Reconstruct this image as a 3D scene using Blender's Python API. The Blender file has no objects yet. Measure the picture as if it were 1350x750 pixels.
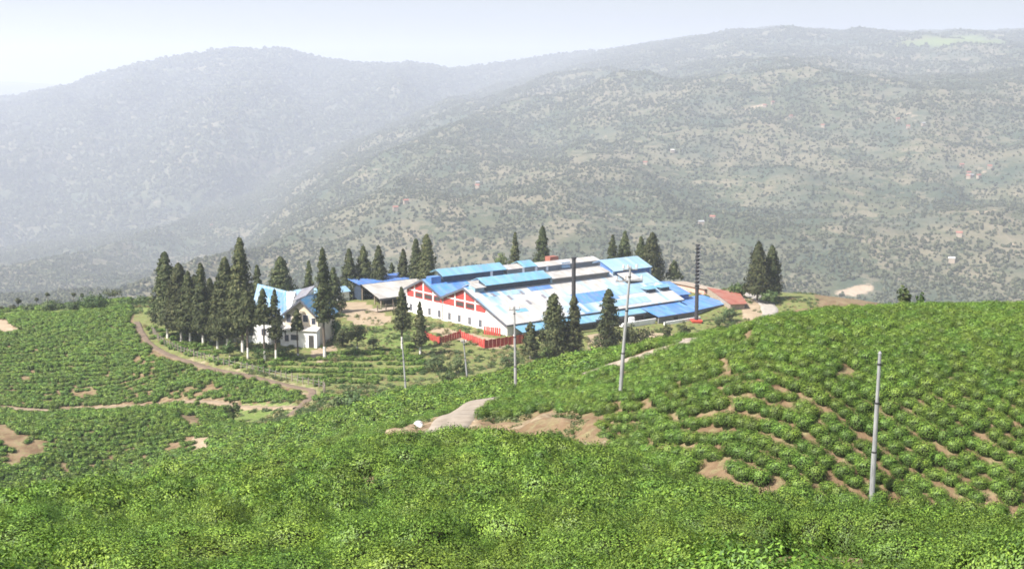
import bpy, math, random
import numpy as np
from mathutils import noise as mnoise, Vector
R = np.random.default_rng(7)
random.seed(7)
rad = math.radians
S = bpy.context.scene
COL = S.collection

# ------------------------------------------------------------------ camera maths (planning helper: photo pixel + distance -> world)
F = 1780.0
PIT = math.atan(275 / F)
CP, SP = math.cos(PIT), math.sin(PIT)

def ray(px, py):
    x = (px - 675) / F
    y = (375 - py) / F
    return np.array([x, CP + y * SP, -SP + y * CP])

def at(px, py, D):
    r = ray(px, py)
    return r * (D / r[1])

def proj(X, Y, Z):
    d = Y * CP - Z * SP
    u = Y * SP + Z * CP
    d = np.where(d < 0.5, 0.5, d)
    return 675 + F * X / d, 375 - F * u / d

def inside(poly, px, py):
    res = np.zeros(np.shape(px), bool)
    n = len(poly)
    for i in range(n):
        x0, y0 = poly[i]
        x1, y1 = poly[(i + 1) % n]
        c = (y0 > py) != (y1 > py)
        xi = (x1 - x0) * (py - y0) / ((y1 - y0) if y1 != y0 else 1e-9) + x0
        res ^= c & (px < xi)
    return res

# cheap vectorised value noise
_T = np.random.default_rng(3).random((256, 256))

def vnoise(x, y):
    x = np.asarray(x, float)
    y = np.asarray(y, float)
    xi = np.floor(x).astype(int)
    yi = np.floor(y).astype(int)
    fx = x - xi
    fy = y - yi
    fx = fx * fx * (3 - 2 * fx)
    fy = fy * fy * (3 - 2 * fy)
    a = _T[xi & 255, yi & 255]
    b = _T[(xi + 1) & 255, yi & 255]
    c = _T[xi & 255, (yi + 1) & 255]
    d = _T[(xi + 1) & 255, (yi + 1) & 255]
    return (a * (1 - fx) + b * fx) * (1 - fy) + (c * (1 - fx) + d * fx) * fy

def fbm(x, y, o=4):
    s = 0
    a = .5
    for i in range(o):
        s = s + a * vnoise(x * 2 ** i + 17.3 * i, y * 2 ** i + 5.1 * i)
        a *= .5
    return s

# ------------------------------------------------------------------ materials
def new_mat(name):
    m = bpy.data.materials.new(name)
    m.use_nodes = True
    nt = m.node_tree
    return m, nt, nt.nodes['Principled BSDF']

def N(nt, kind, **kw):
    n = nt.nodes.new(kind)
    for k, v in kw.items():
        if k.startswith('i_'):
            n.inputs[k[2:].replace('_', ' ')].default_value = v
        else:
            setattr(n, k, v)
    return n

def ramp(nt, fac, stops, interp='LINEAR'):
    r = nt.nodes.new('ShaderNodeValToRGB')
    r.color_ramp.interpolation = interp
    e = r.color_ramp.elements
    while len(e) > 1:
        e.remove(e[0])
    e[0].position = stops[0][0]
    e[0].color = (*stops[0][1], 1)
    for p, c in stops[1:]:
        q = e.new(p)
        q.color = (*c, 1)
    nt.links.new(fac, r.inputs[0])
    return r.outputs[0]

def mixc(nt, fac, a, b, mode='MIX'):
    m = nt.nodes.new('ShaderNodeMix')
    m.data_type = 'RGBA'
    m.blend_type = mode
    for sock, v in ((m.inputs[0], fac), (m.inputs[6], a), (m.inputs[7], b)):
        if hasattr(v, 'links'):
            nt.links.new(v, sock)
        elif isinstance(v, (int, float)):
            sock.default_value = v
        else:
            sock.default_value = (*v, 1)
    return m.outputs[2]

def obj_noise(nt, scale, detail=4, rough=.6, vec=None, stretch=None):
    if vec is None:
        vec = nt.nodes.new('ShaderNodeTexCoord').outputs['Object']
    if stretch:
        mp = nt.nodes.new('ShaderNodeMapping')
        mp.inputs['Scale'].default_value = stretch
        nt.links.new(vec, mp.inputs[0])
        vec = mp.outputs[0]
    n = N(nt, 'ShaderNodeTexNoise')
    n.inputs['Scale'].default_value = scale
    n.inputs['Detail'].default_value = detail
    n.inputs['Roughness'].default_value = rough
    nt.links.new(vec, n.inputs['Vector'])
    return n.outputs['Fac']

def mottled(name, c0, c1, scale=1.5, rough=.75, metal=0, stretch=None, bump=0, c2=None, lo=.3, hi=.7):
    m, nt, b = new_mat(name)
    f = obj_noise(nt, scale, stretch=stretch)
    st = [(lo, c0), (hi, c1)] if c2 is None else [(lo, c0), ((lo + hi) / 2, c1), (hi, c2)]
    nt.links.new(ramp(nt, f, st), b.inputs['Base Color'])
    b.inputs['Roughness'].default_value = rough
    b.inputs['Metallic'].default_value = metal
    if bump:
        bp = N(nt, 'ShaderNodeBump')
        bp.inputs['Strength'].default_value = bump
        nt.links.new(f, bp.inputs['Height'])
        nt.links.new(bp.outputs[0], b.inputs['Normal'])
    return m

def leaf_mat(name, stops, rough=.5, trans=.3, spec=.35, lum=.45, patch=0):
    """leaf colour varies per leaf (random per island) and per plant (object random)"""
    m, nt, b = new_mat(name)
    g = nt.nodes.new('ShaderNodeNewGeometry')
    oi = nt.nodes.new('ShaderNodeObjectInfo')
    col = ramp(nt, g.outputs['Random Per Island'], stops)
    hsv = nt.nodes.new('ShaderNodeHueSaturation')
    nt.links.new(col, hsv.inputs['Color'])
    mr = N(nt, 'ShaderNodeMapRange')
    mr.inputs['To Min'].default_value = 1 - lum * .8
    mr.inputs['To Max'].default_value = 1 + lum
    nt.links.new(oi.outputs['Random'], mr.inputs[0])
    if patch:
        # stands differ: some have just flushed, some were plucked
        nz = N(nt, 'ShaderNodeTexNoise')
        nz.inputs['Scale'].default_value = .16
        nz.inputs['Detail'].default_value = 3
        nt.links.new(oi.outputs['Location'], nz.inputs['Vector'])
        mp = N(nt, 'ShaderNodeMapRange')
        mp.inputs['From Min'].default_value = .3
        mp.inputs['From Max'].default_value = .7
        mp.inputs['To Min'].default_value = 1 - patch
        mp.inputs['To Max'].default_value = 1 + patch
        nt.links.new(nz.outputs['Fac'], mp.inputs[0])
        mu = N(nt, 'ShaderNodeMath', operation='MULTIPLY')
        nt.links.new(mr.outputs[0], mu.inputs[0])
        nt.links.new(mp.outputs[0], mu.inputs[1])
        nt.links.new(mu.outputs[0], hsv.inputs['Value'])
    else:
        nt.links.new(mr.outputs[0], hsv.inputs['Value'])
    mr2 = N(nt, 'ShaderNodeMapRange')
    mr2.inputs['To Min'].default_value = .485
    mr2.inputs['To Max'].default_value = .515
    ml = N(nt, 'ShaderNodeMath', operation='FRACT')
    mm = N(nt, 'ShaderNodeMath', operation='MULTIPLY')
    mm.inputs[1].default_value = 7.77
    nt.links.new(oi.outputs['Random'], mm.inputs[0])
    nt.links.new(mm.outputs[0], ml.inputs[0])
    nt.links.new(ml.outputs[0], mr2.inputs[0])
    nt.links.new(mr2.outputs[0], hsv.inputs['Hue'])
    nt.links.new(hsv.outputs[0], b.inputs['Base Color'])
    b.inputs['Roughness'].default_value = rough
    b.inputs['Specular IOR Level'].default_value = spec
    tr = N(nt, 'ShaderNodeBsdfTranslucent')
    nt.links.new(hsv.outputs[0], tr.inputs['Color'])
    mx = N(nt, 'ShaderNodeMixShader')
    mx.inputs[0].default_value = trans
    nt.links.new(b.outputs[0], mx.inputs[1])
    nt.links.new(tr.outputs[0], mx.inputs[2])
    nt.links.new(mx.outputs[0], nt.nodes['Material Output'].inputs['Surface'])
    return m

def sheet_mat(name, stops, panel=(1.0, 3.2), rough=.45, wash=None, wash_scale=.12, rib=True):
    """painted / weathered sheet-metal roof: every sheet its own tone, ribs down the slope"""
    m, nt, b = new_mat(name)
    tc = nt.nodes.new('ShaderNodeTexCoord').outputs['Object']
    sep = nt.nodes.new('ShaderNodeSeparateXYZ')
    nt.links.new(tc, sep.inputs[0])
    def flo(sock, d):
        a = N(nt, 'ShaderNodeMath', operation='DIVIDE')
        a.inputs[1].default_value = d
        nt.links.new(sock, a.inputs[0])
        f = N(nt, 'ShaderNodeMath', operation='FLOOR')
        nt.links.new(a.outputs[0], f.inputs[0])
        return f.outputs[0]
    cb = nt.nodes.new('ShaderNodeCombineXYZ')
    nt.links.new(flo(sep.outputs[0], panel[0]), cb.inputs[0])
    nt.links.new(flo(sep.outputs[1], panel[1]), cb.inputs[1])
    wn = N(nt, 'ShaderNodeTexWhiteNoise', noise_dimensions='3D')
    nt.links.new(cb.outputs[0], wn.inputs['Vector'])
    fac = wn.outputs['Value']
    if wash:
        nz = obj_noise(nt, wash_scale, 2, .5, vec=tc)
        ad = N(nt, 'ShaderNodeMath', operation='MULTIPLY_ADD')
        ad.inputs[1].default_value = wash
        nt.links.new(nz, ad.inputs[0])
        sc = N(nt, 'ShaderNodeMath', operation='MULTIPLY_ADD')
        sc.inputs[1].default_value = .38
        sc.inputs[2].default_value = .31 - wash * .5
        nt.links.new(fac, sc.inputs[0])
        nt.links.new(sc.outputs[0], ad.inputs[2])
        fac = ad.outputs[0]
    col = ramp(nt, fac, stops)
    dirt = obj_noise(nt, 1.2, 5, .65, vec=tc, stretch=(2.2, .35, 1))
    col = mixc(nt, ramp(nt, dirt, [(.40, (0, 0, 0)), (.72, (.7, .7, .7))]), col, (.25, .23, .205))
    nt.links.new(col, b.inputs['Base Color'])
    b.inputs['Roughness'].default_value = rough
    if rib:
        wv = N(nt, 'ShaderNodeTexWave')
        wv.inputs['Scale'].default_value = 1.6
        wv.bands_direction = 'X'
        nt.links.new(tc, wv.inputs['Vector'])
        bp = N(nt, 'ShaderNodeBump')
        bp.inputs['Strength'].default_value = .25
        bp.inputs['Distance'].default_value = .05
        nt.links.new(wv.outputs['Fac'], bp.inputs['Height'])
        nt.links.new(bp.outputs[0], b.inputs['Normal'])
    return m

M = {}
M['white'] = mottled('whitewash', (.62, .60, .56), (.82, .81, .78), .5, .8, stretch=(1, 1, .3), lo=.25, hi=.5)
M['cream'] = mottled('cream_plaster', (.55, .45, .32), (.74, .66, .52), .6, .8)
M['red'] = mottled('red_painted_boards', (.34, .035, .03), (.46, .07, .055), .8, .6)
M['redtrim'] = mottled('white_timber', (.66, .58, .55), (.82, .78, .75), 1.5, .7)
M['rust'] = mottled('rusty_sheet', (.20, .055, .035), (.28, .10, .065), .5, .7, c2=(.24, .14, .10))
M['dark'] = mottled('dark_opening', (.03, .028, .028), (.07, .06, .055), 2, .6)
M['navy'] = mottled('dark_louvre', (.02, .03, .05), (.05, .07, .1), 1.2, .5)
M['trim'] = mottled('grey_trim', (.07, .075, .09), (.12, .12, .14), 2, .6)
M['greywall'] = mottled('grey_louvre', (.16, .16, .15), (.28, .27, .25), 1.0, .7, stretch=(.4, 1, 3))
M['glass'] = mottled('window_glass', (.03, .035, .05), (.09, .10, .13), 1, .12)
M['mainroof'] = sheet_mat('main_roof_sheets', [(0, (.33, .31, .285)), (.40, (.46, .44, .405)), (.56, (.46, .465, .47)), (.62, (.34, .43, .51)), (.72, (.22, .37, .52)), (.84, (.10, .27, .54))], wash=.9, wash_scale=.075)
M['paleroof'] = sheet_mat('pale_roof_sheets', [(0, (.34, .315, .28)), (.6, (.45, .425, .385)), (1, (.40, .40, .41))])
M['lightblue'] = sheet_mat('light_blue_sheets', [(0, (.10, .28, .42)), (.5, (.13, .33, .46)), (1, (.18, .37, .49))])
M['paleblue'] = sheet_mat('pale_blue_sheets', [(0, (.19, .34, .47)), (.5, (.24, .40, .52)), (1, (.31, .45, .55))])
M['midblue'] = sheet_mat('mid_blue_sheets', [(0, (.04, .16, .45)), (.5, (.06, .21, .52)), (1, (.10, .28, .56))])
M['deepblue'] = sheet_mat('deep_blue_sheets', [(0, (.03, .12, .40)), (.5, (.04, .16, .46)), (1, (.07, .20, .50))])
M['turquoise'] = sheet_mat('turquoise_sheets', [(0, (.02, .145, .29)), (.5, (.03, .18, .33)), (1, (.045, .21, .36))])
M['greyroof'] = sheet_mat('grey_roof_sheets', [(0, (.12, .12, .15)), (1, (.2, .2, .23))])
M['steel'] = mottled('galvanised_steel', (.20, .20, .20), (.40, .40, .39), 1.6, .6, metal=.2, stretch=(3, 3, .5))
M['stack'] = mottled('sooty_steel', (.018, .018, .02), (.05, .048, .05), .8, .6)
M['porcelain'] = mottled('porcelain', (.5, .45, .4), (.6, .56, .5), 3, .35)
M['timber'] = mottled('weathered_timber', (.24, .19, .14), (.38, .31, .24), 2, .8)
M['concrete'] = mottled('concrete', (.42, .39, .35), (.56, .53, .48), .8, .85)
M['post'] = mottled('pale_fence_post', (.17, .135, .10), (.27, .22, .175), 1.5, .85)
M['bark'] = mottled('bark', (.07, .05, .035), (.14, .105, .075), 2, .9, bump=.3)
M['limewash'] = mottled('limewashed_bark', (.55, .5, .44), (.75, .72, .67), 1.5, .9)
M['rock'] = mottled('pale_rock', (.6, .58, .55), (.75, .73, .7), 2, .8)
M['pink'] = mottled('pink_plaster', (.55, .30, .24), (.66, .42, .34), .6, .8)
M['orange'] = mottled('red_oxide_paint', (.60, .06, .035), (.66, .09, .05), 1, .5)
M['tarp'] = mottled('blue_plastic', (.08, .22, .58), (.14, .32, .66), 1, .4)
M['conifer'] = leaf_mat('conifer_foliage', [(0, (.034, .045, .018)), (.5, (.06, .073, .029)), (.85, (.09, .10, .04)), (1, (.13, .13, .055))], .7, .18, .15, .25)
M['broadleaf'] = leaf_mat('broadleaf_foliage', [(0, (.035, .065, .016)), (.6, (.065, .11, .026)), (1, (.12, .16, .045))], .55, .3, .25, .3)
M['paleleaf'] = leaf_mat('pale_shrub_foliage', [(0, (.05, .085, .03)), (.6, (.09, .13, .045)), (1, (.15, .18, .07))], .6, .3, .25, .3)
M['tea'] = leaf_mat('tea_leaves', [(0, (.046, .088, .014)), (.45, (.082, .145, .023)), (.85, (.115, .188, .031)), (1, (.145, .215, .041))], .5, .2, .25, .22, .13)
M['flush'] = leaf_mat('young_tea_shoots', [(0, (.14, .23, .030)), (.6, (.185, .29, .04)), (1, (.24, .35, .053))], .5, .25, .25, .22, .15)
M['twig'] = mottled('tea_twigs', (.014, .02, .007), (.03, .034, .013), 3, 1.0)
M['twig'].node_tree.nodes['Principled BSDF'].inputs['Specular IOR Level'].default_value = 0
M['drygrass'] = leaf_mat('dry_grass', [(0, (.14, .12, .05)), (.6, (.22, .19, .09)), (1, (.3, .27, .14))], .8, .3, .1, .3)
M['hill_leaf'] = leaf_mat('hill_foliage', [(0, (.062, .076, .042)), (.5, (.092, .10, .058)), (1, (.14, .137, .085))], .9, .1, 0, .35)

# ------------------------------------------------------------------ mesh builder
class MB:
    def __init__(self):
        self.v, self.f, self.mi = [], [], []
    def poly(self, pts, mi=0):
        b = len(self.v)
        self.v += [tuple(map(float, p)) for p in pts]
        self.f.append(tuple(range(b, b + len(pts))))
        self.mi.append(mi)
    def faces(self, pts, faces, mi=0):
        b = len(self.v)
        self.v += [tuple(map(float, p)) for p in pts]
        for f in faces:
            self.f.append(tuple(b + i for i in f))
            self.mi.append(mi)
    def box(self, x0, x1, y0, y1, z0, z1, mi=0):
        p = [(x0, y0, z0), (x1, y0, z0), (x1, y1, z0), (x0, y1, z0), (x0, y0, z1), (x1, y0, z1), (x1, y1, z1), (x0, y1, z1)]
        self.faces(p, [(0, 3, 2, 1), (4, 5, 6, 7), (0, 1, 5, 4), (1, 2, 6, 5), (2, 3, 7, 6), (3, 0, 4, 7)], mi)
        return self
    def prism(self, pts, d, mi=0):
        """polygon pts extruded along vector d"""
        n = len(pts)
        d = np.array(d, float)
        a = [np.array(p, float) for p in pts]
        nn = np.zeros(3)
        for i in range(n):
            nn += np.cross(a[i] - a[0], a[(i + 1) % n] - a[0])
        if nn @ d > 0:
            a = a[::-1]
        q = a + [p + d for p in a]
        fs = [tuple(range(n)), tuple(range(2 * n - 1, n - 1, -1))]
        for i in range(n):
            j = (i + 1) % n
            fs.append((j, i, i + n, j + n))
        self.faces(q, fs, mi)
        return self
    def slab(self, a, b, c, d, t, mi=0):
        return self.prism([a, b, c, d], (0, 0, -t), mi)
    def tube(self, p0, p1, r0, r1, n=8, mi=0):
        p0 = np.array(p0, float)
        p1 = np.array(p1, float)
        w = p1 - p0
        w /= np.linalg.norm(w)
        u = np.cross(w, (0, 0, 1) if abs(w[2]) < .9 else (1, 0, 0))
        u /= np.linalg.norm(u)
        t = np.cross(w, u)
        q = []
        for p, r in ((p0, r0), (p1, r1)):
            for i in range(n):
                a = 2 * math.pi * i / n
                q.append(p + r * (math.cos(a) * u + math.sin(a) * t))
        fs = [(i, (i + 1) % n, (i + 1) % n + n, i + n) for i in range(n)]
        fs += [tuple(range(n - 1, -1, -1)), tuple(range(n, 2 * n))]
        self.faces(q, fs, mi)
        return self
    def build(self, name, mats, parent=None):
        me = bpy.data.meshes.new(name)
        me.from_pydata(self.v, [], self.f)
        if not isinstance(mats, (list, tuple)):
            mats = [mats]
        for m in mats:
            me.materials.append(m)
        me.polygons.foreach_set('material_index', self.mi)
        me.update()
        return link(name, me, parent)

def link(name, me, parent=None):
    o = bpy.data.objects.new(name, me)
    COL.objects.link(o)
    if parent is not None:
        o.parent = parent
    return o

def tag(o, label=None, cat=None, group=None, kind=None):
    if label: o['label'] = label
    if cat: o['category'] = cat
    if group: o['group'] = group
    if kind: o['kind'] = kind
    return o

def empty(name, loc, label, cat, group=None, rz=0):
    o = bpy.data.objects.new(name, None)
    o.empty_display_size = .5
    COL.objects.link(o)
    o.location = tuple(float(c) for c in loc)
    o.rotation_euler = (0, 0, rz)
    return tag(o, label, cat, group)

def quads_mesh(name, Q, mats, mi=None, nrm=None):
    """Q: (n,4,3) array of loose quads"""
    n = len(Q)
    me = bpy.data.meshes.new(name)
    me.vertices.add(n * 4)
    me.vertices.foreach_set('co', np.ascontiguousarray(Q, np.float32).ravel())
    me.loops.add(n * 4)
    me.loops.foreach_set('vertex_index', np.arange(n * 4, dtype=np.int32))
    me.polygons.add(n)
    me.polygons.foreach_set('loop_start', np.arange(0, n * 4, 4, dtype=np.int32))
    for m in (mats if isinstance(mats, (list, tuple)) else [mats]):
        me.materials.append(m)
    if mi is not None:
        me.polygons.foreach_set('material_index', np.asarray(mi, np.int32))
    me.update(calc_edges=True)
    if nrm is not None:
        # leaves shade with the form they clothe, as a dense leafy surface does
        me.polygons.foreach_set('use_smooth', np.ones(n, bool))
        nn = nrm / (np.linalg.norm(nrm, axis=1, keepdims=True) + 1e-9)
        me.normals_split_custom_set_from_vertices(np.repeat(nn, 4, 0).tolist())
    return me

def grid_mesh(name, P, mat, attrs=None):
    """P: (r,c,3) grid"""
    r, c = P.shape[:2]
    me = bpy.data.meshes.new(name)
    me.vertices.add(r * c)
    me.vertices.foreach_set('co', P.astype(np.float32).ravel())
    idx = np.arange(r * c).reshape(r, c)
    q = np.stack([idx[:-1, :-1], idx[:-1, 1:], idx[1:, 1:], idx[1:, :-1]], -1).reshape(-1, 4)
    me.loops.add(q.size)
    me.loops.foreach_set('vertex_index', q.ravel().astype(np.int32))
    me.polygons.add(len(q))
    me.polygons.foreach_set('loop_start', np.arange(0, q.size, 4, dtype=np.int32))
    me.polygons.foreach_set('use_smooth', np.ones(len(q), bool))
    me.materials.append(mat)
    me.update(calc_edges=True)
    for k, v in (attrs or {}).items():
        a = me.attributes.new(k, 'FLOAT', 'POINT')
        a.data.foreach_set('value', v.astype(np.float32).ravel())
    return me

def leaf_quads(P, Nrm, size, ratio=.45, rng=R, droop=0.0):
    """diamond leaves at P (n,3), facing roughly Nrm"""
    n = len(P)
    Nrm = Nrm / (np.linalg.norm(Nrm, axis=1, keepdims=True) + 1e-9)
    t = rng.normal(size=(n, 3))
    t[:, 2] -= droop
    t -= (t * Nrm).sum(1, keepdims=True) * Nrm
    t /= np.linalg.norm(t, axis=1, keepdims=True) + 1e-9
    b = np.cross(Nrm, t)
    s = np.broadcast_to(np.asarray(size, float), (n,))[:, None]
    return np.stack([P - t * s * .5, P - b * s * ratio * .5 - t * s * .05, P + t * s * .5, P + b * s * ratio * .5 - t * s * .05], 1)

# ------------------------------------------------------------------ terrain control points
PZ = -50.3
ctrl = []
def c(px, py, D):
    p = at(px, py, D)                     # the photo shows the tea tops: the soil lies below them
    p[2] -= .75 if D < 26 else 1.2 if D < 60 or (D <= 80 and px < 760) else (.85 if D < 130 else .5)
    ctrl.append(p)
def cg(px, py, D): ctrl.append(at(px, py, D))
def w(x, y, z): ctrl.append(np.array([x, y, z], float))
# foreground slope
for x in (-40, -14, 0, 14, 40):
    w(x, -12, -1.2); w(x, 2, -2.5); 
for px in (-250, 0, 340, 675, 1010, 1350, 1600): c(px, 750, 16.8)
for px in (-250, 0, 340, 675, 1010, 1350): c(px, 700, 21.6)
for px in (-250, 50, 340, 675): c(px, 655, 30)
c(-250, 640, 34); c(0, 640, 35); c(140, 625, 42); c(280, 600, 52); c(400, 588, 64); c(520, 580, 76); c(620, 580, 77); c(720, 583, 70); c(800, 592, 60)
c(900, 622, 42); c(1010, 658, 30); c(1180, 662, 29); c(1350, 668, 28); c(1600, 675, 28)
w(-6, 86, -25.2); c(500, 620, 45); c(650, 610, 48); c(780, 625, 42)
# gully behind the foreground lip
w(-30, 70, -32); w(-60, 90, -38); w(-22, 105, -35); w(-100, 60, -33); w(14, 62, -22.6); w(22, 52, -22.5); w(32, 50, -22.8); w(48, 48, -22.5)
w(-5, 96, -28.3); w(-70, 130, -47)
# right hill
for px in (1010, 1150, 1350, 1600):
    c(px, 657, 69); c(px, 560, 75); c(px, 480, 81); c(px, 440, 87)
    c(px, 412, 94)
for px, py, D in ((1080, 405, 104), (1200, 396, 105), (1350, 394, 105), (1600, 392, 106)): c(px, py, D)
c(900, 607, 75); c(900, 540, 81); c(900, 490, 88); c(900, 462, 95); cg(905, 448, 106); c(960, 436, 107); c(1000, 427, 106); c(990, 600, 72)
c(818, 507, 95); c(830, 560, 85); c(815, 592, 79); c(760, 578, 84); c(760, 530, 96); cg(830, 471, 112); cg(870, 459, 109); c(835, 481, 104); c(885, 466, 100); c(790, 497, 107)
c(740, 500, 114); c(700, 520, 112); c(690, 560, 92); c(640, 550, 103); c(660, 572, 90)
# road bend and lower tea band
cg(600, 572, 98); cg(550, 572, 103); cg(600, 548, 108); cg(640, 527, 119); c(680, 512, 126); c(740, 490, 130); cg(785, 488, 117)
c(560, 545, 118); c(500, 560, 117); c(450, 572, 118); c(560, 512, 162); c(640, 496, 158); c(700, 484, 158); c(480, 532, 160); c(400, 552, 158); c(330, 575, 140); c(780, 466, 158); c(860, 452, 145)
c(280, 592, 138)
# behind the right hill
w(90, 150, -30); w(60, 150, -33); w(140, 150, -32); w(200, 130, -27); w(90, 215, -49); w(150, 230, -54); w(40, 165, -38); w(60, 200, -46)
# left domes
c(150, 622, 172); c(30, 625, 168); c(255, 600, 166); c(150, 580, 182); c(40, 575, 180); c(240, 565, 185); c(150, 540, 194); c(60, 548, 193); c(225, 540, 195)
c(-150, 620, 168); c(-150, 560, 190)
w(-72, 211, -54.5); w(-45, 208, -53); w(-110, 211, -55)
c(0, 533, 224); c(100, 535, 226); c(200, 530, 222); c(280, 528, 214); c(390, 532, 205); c(-150, 530, 226)
c(100, 480, 245); c(0, 480, 247); c(250, 495, 229); c(330, 512, 218); c(-150, 480, 248); c(100, 428, 268); c(0, 436, 266); c(-150, 440, 268)
cg(175, 424, 272); cg(200, 455, 252); cg(260, 480, 234); cg(330, 494, 226); cg(410, 515, 214)
c(307, 555, 196); c(350, 548, 200); c(430, 535, 198); c(265, 588, 170)
# plateau
for x, y in ((-60, 262), (-40, 240), (-40, 270), (-20, 245), (-20, 280), (0, 290), (20, 300), (-40, 300), (-65, 290), (50, 310), (-20, 310), (20, 330), (0, 265), (10, 275), (35, 320)): w(x, y, PZ)
w(-12, 232, PZ - .6); w(-28, 222, PZ - .4); w(4, 236, PZ - .8); w(16, 236, PZ - 1.6); w(28, 250, PZ - 2.2); w(40, 262, PZ - 2.4); w(52, 280, PZ - 1.6); w(60, 300, PZ)
w(-5, 210, -50.4); w(10, 212, -50.6); w(20, 215, -51)
# far edge of the plateau and the fall to the valley
w(-110, 320, -55); w(-140, 300, -55); w(-80, 335, -54.5); w(-170, 320, -56)
for x in (-250, -120, 0, 120, 260): w(x, 400, -80); w(x * 1.3, 520, -150); w(x * 1.6, 660, -230)
w(80, 305, -51.5); w(100, 300, -56); w(160, 310, -70); w(240, 280, -66)
CT = np.array(ctrl)
_sc = 60.0
def _tps_fit(P, z, lam):
    n = len(P)
    d2 = ((P[:, None] - P[None]) ** 2).sum(-1)
    K = .5 * d2 * np.log(d2 + 1e-9)
    A = np.zeros((n + 3, n + 3))
    A[:n, :n] = K + lam * np.eye(n)
    A[:n, n] = 1
    A[:n, n + 1:] = P
    A[n, :n] = 1
    A[n + 1:, :n] = P.T
    return np.linalg.solve(A, np.concatenate([z, np.zeros(3)]))
def _warp(X, Y):
    # logarithmic depth so that near and far control points weigh alike
    Y = np.maximum(np.asarray(Y, float), -25)
    k = 1.0 / (Y + 70.0)
    return np.stack([np.asarray(X, float) * k * 2.2, 2.2 * np.log(Y + 70.0)], -1)
CW = _warp(CT[:, 0], CT[:, 1])
COEF = _tps_fit(CW, CT[:, 2], 4e-4)
def height(X, Y):
    X = np.asarray(X, float)
    Y = np.asarray(Y, float)
    q = _warp(X.ravel(), Y.ravel())
    out = np.empty(len(q))
    for i in range(0, len(q), 20000):
        p = q[i:i + 20000]
        d2 = ((p[:, None] - CW[None]) ** 2).sum(-1)
        out[i:i + 20000] = (.5 * d2 * np.log(d2 + 1e-9)) @ COEF[:-3] + COEF[-3] + p @ COEF[-2:]
    return out.reshape(X.shape)
def hz(x, y): return float(height(np.array([x]), np.array([y]))[0])
def ground_hit(px, py, d0=8., d1=400., step=.5):
    D = np.arange(d0, d1, step)
    r = ray(px, py)
    P = r[None] * (D / r[1])[:, None]
    h = height(P[:, 0], P[:, 1])
    k = np.nonzero(P[:, 2] < h)[0]
    i = k[0] if len(k) else len(D) - 1
    return np.array([P[i, 0], P[i, 1], h[i]])

# ------------------------------------------------------------------ paths (polylines on the ground)
def curve(pts, step=.8):
    pts = np.array(pts, float)
    out = []
    n = len(pts)
    for i in range(n - 1):
        p0, p1, p2, p3 = pts[max(i - 1, 0)], pts[i], pts[i + 1], pts[min(i + 2, n - 1)]
        k = max(2, int(np.linalg.norm(p2 - p1) / step))
        for t in np.linspace(0, 1, k, endpoint=False):
            out.append(.5 * (2 * p1 + (p2 - p0) * t + (2 * p0 - 5 * p1 + 4 * p2 - p3) * t * t + (3 * p1 - p0 - 3 * p2 + p3) * t ** 3))
    out.append(pts[-1])
    return np.array(out)
def pxy(*l): return [at(*q)[:2] for q in l]
ROADS = {
    'fence_road': (curve(pxy((180, 424, 272), (187, 440, 262), (205, 458, 250), (262, 481, 234), (330, 495, 225.5), (395, 508, 217), (412, 517, 213), (395, 535, 204), (372, 550, 196))), .7),
    'lower_path': (curve(pxy((-60, 530, 226), (0, 533, 224), (50, 537, 224), (110, 536, 225.5), (200, 530, 222), (300, 528, 213), (390, 533, 205))), .9),
    'hill_road': (curve(pxy((560, 590, 92), (575, 575, 98), (590, 562, 103), (603, 547, 108), (640, 528, 119), (690, 511, 124), (745, 498, 121), (785, 487, 117), (830, 471, 112), (870, 459, 109), (905, 449, 107), (960, 437, 110))), 1.75),
    'yard_drive': (curve([(46, 262), (55, 285), (57, 300), (55, 315)]), 2.0),
}
def road_dist(X, Y):
    """distance to the nearest road minus its half width"""
    best = np.full(np.shape(X), 1e9)
    for pl, hw in ROADS.values():
        for a in pl[::2]:
            d = np.hypot(X - a[0], Y - a[1]) - hw
            best = np.minimum(best, d)
    return best

# bare or special ground, photo outlines with a range of distance
BARE = [  # (polygon in photo pixels, dmin, dmax)
    ([(505, 580), (530, 562), (575, 541), (615, 541), (630, 552), (655, 552), (700, 545), (740, 545), (790, 560), (805, 600), (600, 600), (520, 590)], 76, 113),
    ([(880, 604), (935, 612), (990, 634), (1040, 655), (1012, 664), (940, 634)], 66, 80),
    ([(970, 690), (1180, 690), (1180, 800), (970, 800)], 20.3, 26.5),
    ([(468, 628), (502, 628), (502, 656), (468, 656)], 25, 50),
    ([(-20, 556), (8, 560), (35, 582), (60, 596), (38, 604), (25, 590), (-20, 585)], 160, 190),
    ([(253, 580), (276, 578), (280, 599), (257, 600)], 150, 190),
    ([(228, 538), (262, 545), (268, 565), (245, 560)], 170, 205),
    ([(315, 532), (445, 526), (440, 560), (330, 562), (292, 556)], 180, 215),
    ([(410, 530), (436, 530), (436, 552), (410, 552)], 180, 215),
    ([(-5, 421), (10, 422), (17, 429), (30, 436), (12, 439), (-5, 437)], 240, 300),
    ([(650, 415), (700, 415), (700, 440), (650, 440)], 1, 2),
    ([(55, 735), (95, 728), (100, 745), (60, 752)], 14, 20),
]
PLATEAU = [(172, 424), (188, 452), (262, 488), (330, 502), (412, 522), (440, 524), (540, 512), (610, 503), (690, 485), (760, 473), (905, 450), (985, 422), (1080, 404), (1080, 340), (175, 340)]
TERRACE = [(392, 478), (430, 466), (545, 458), (562, 484), (540, 503), (430, 512), (392, 500)]
TERRACE2 = [(190, 425), (210, 420), (330, 480), (392, 470), (392, 500), (330, 488), (255, 474), (205, 450)]
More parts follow.
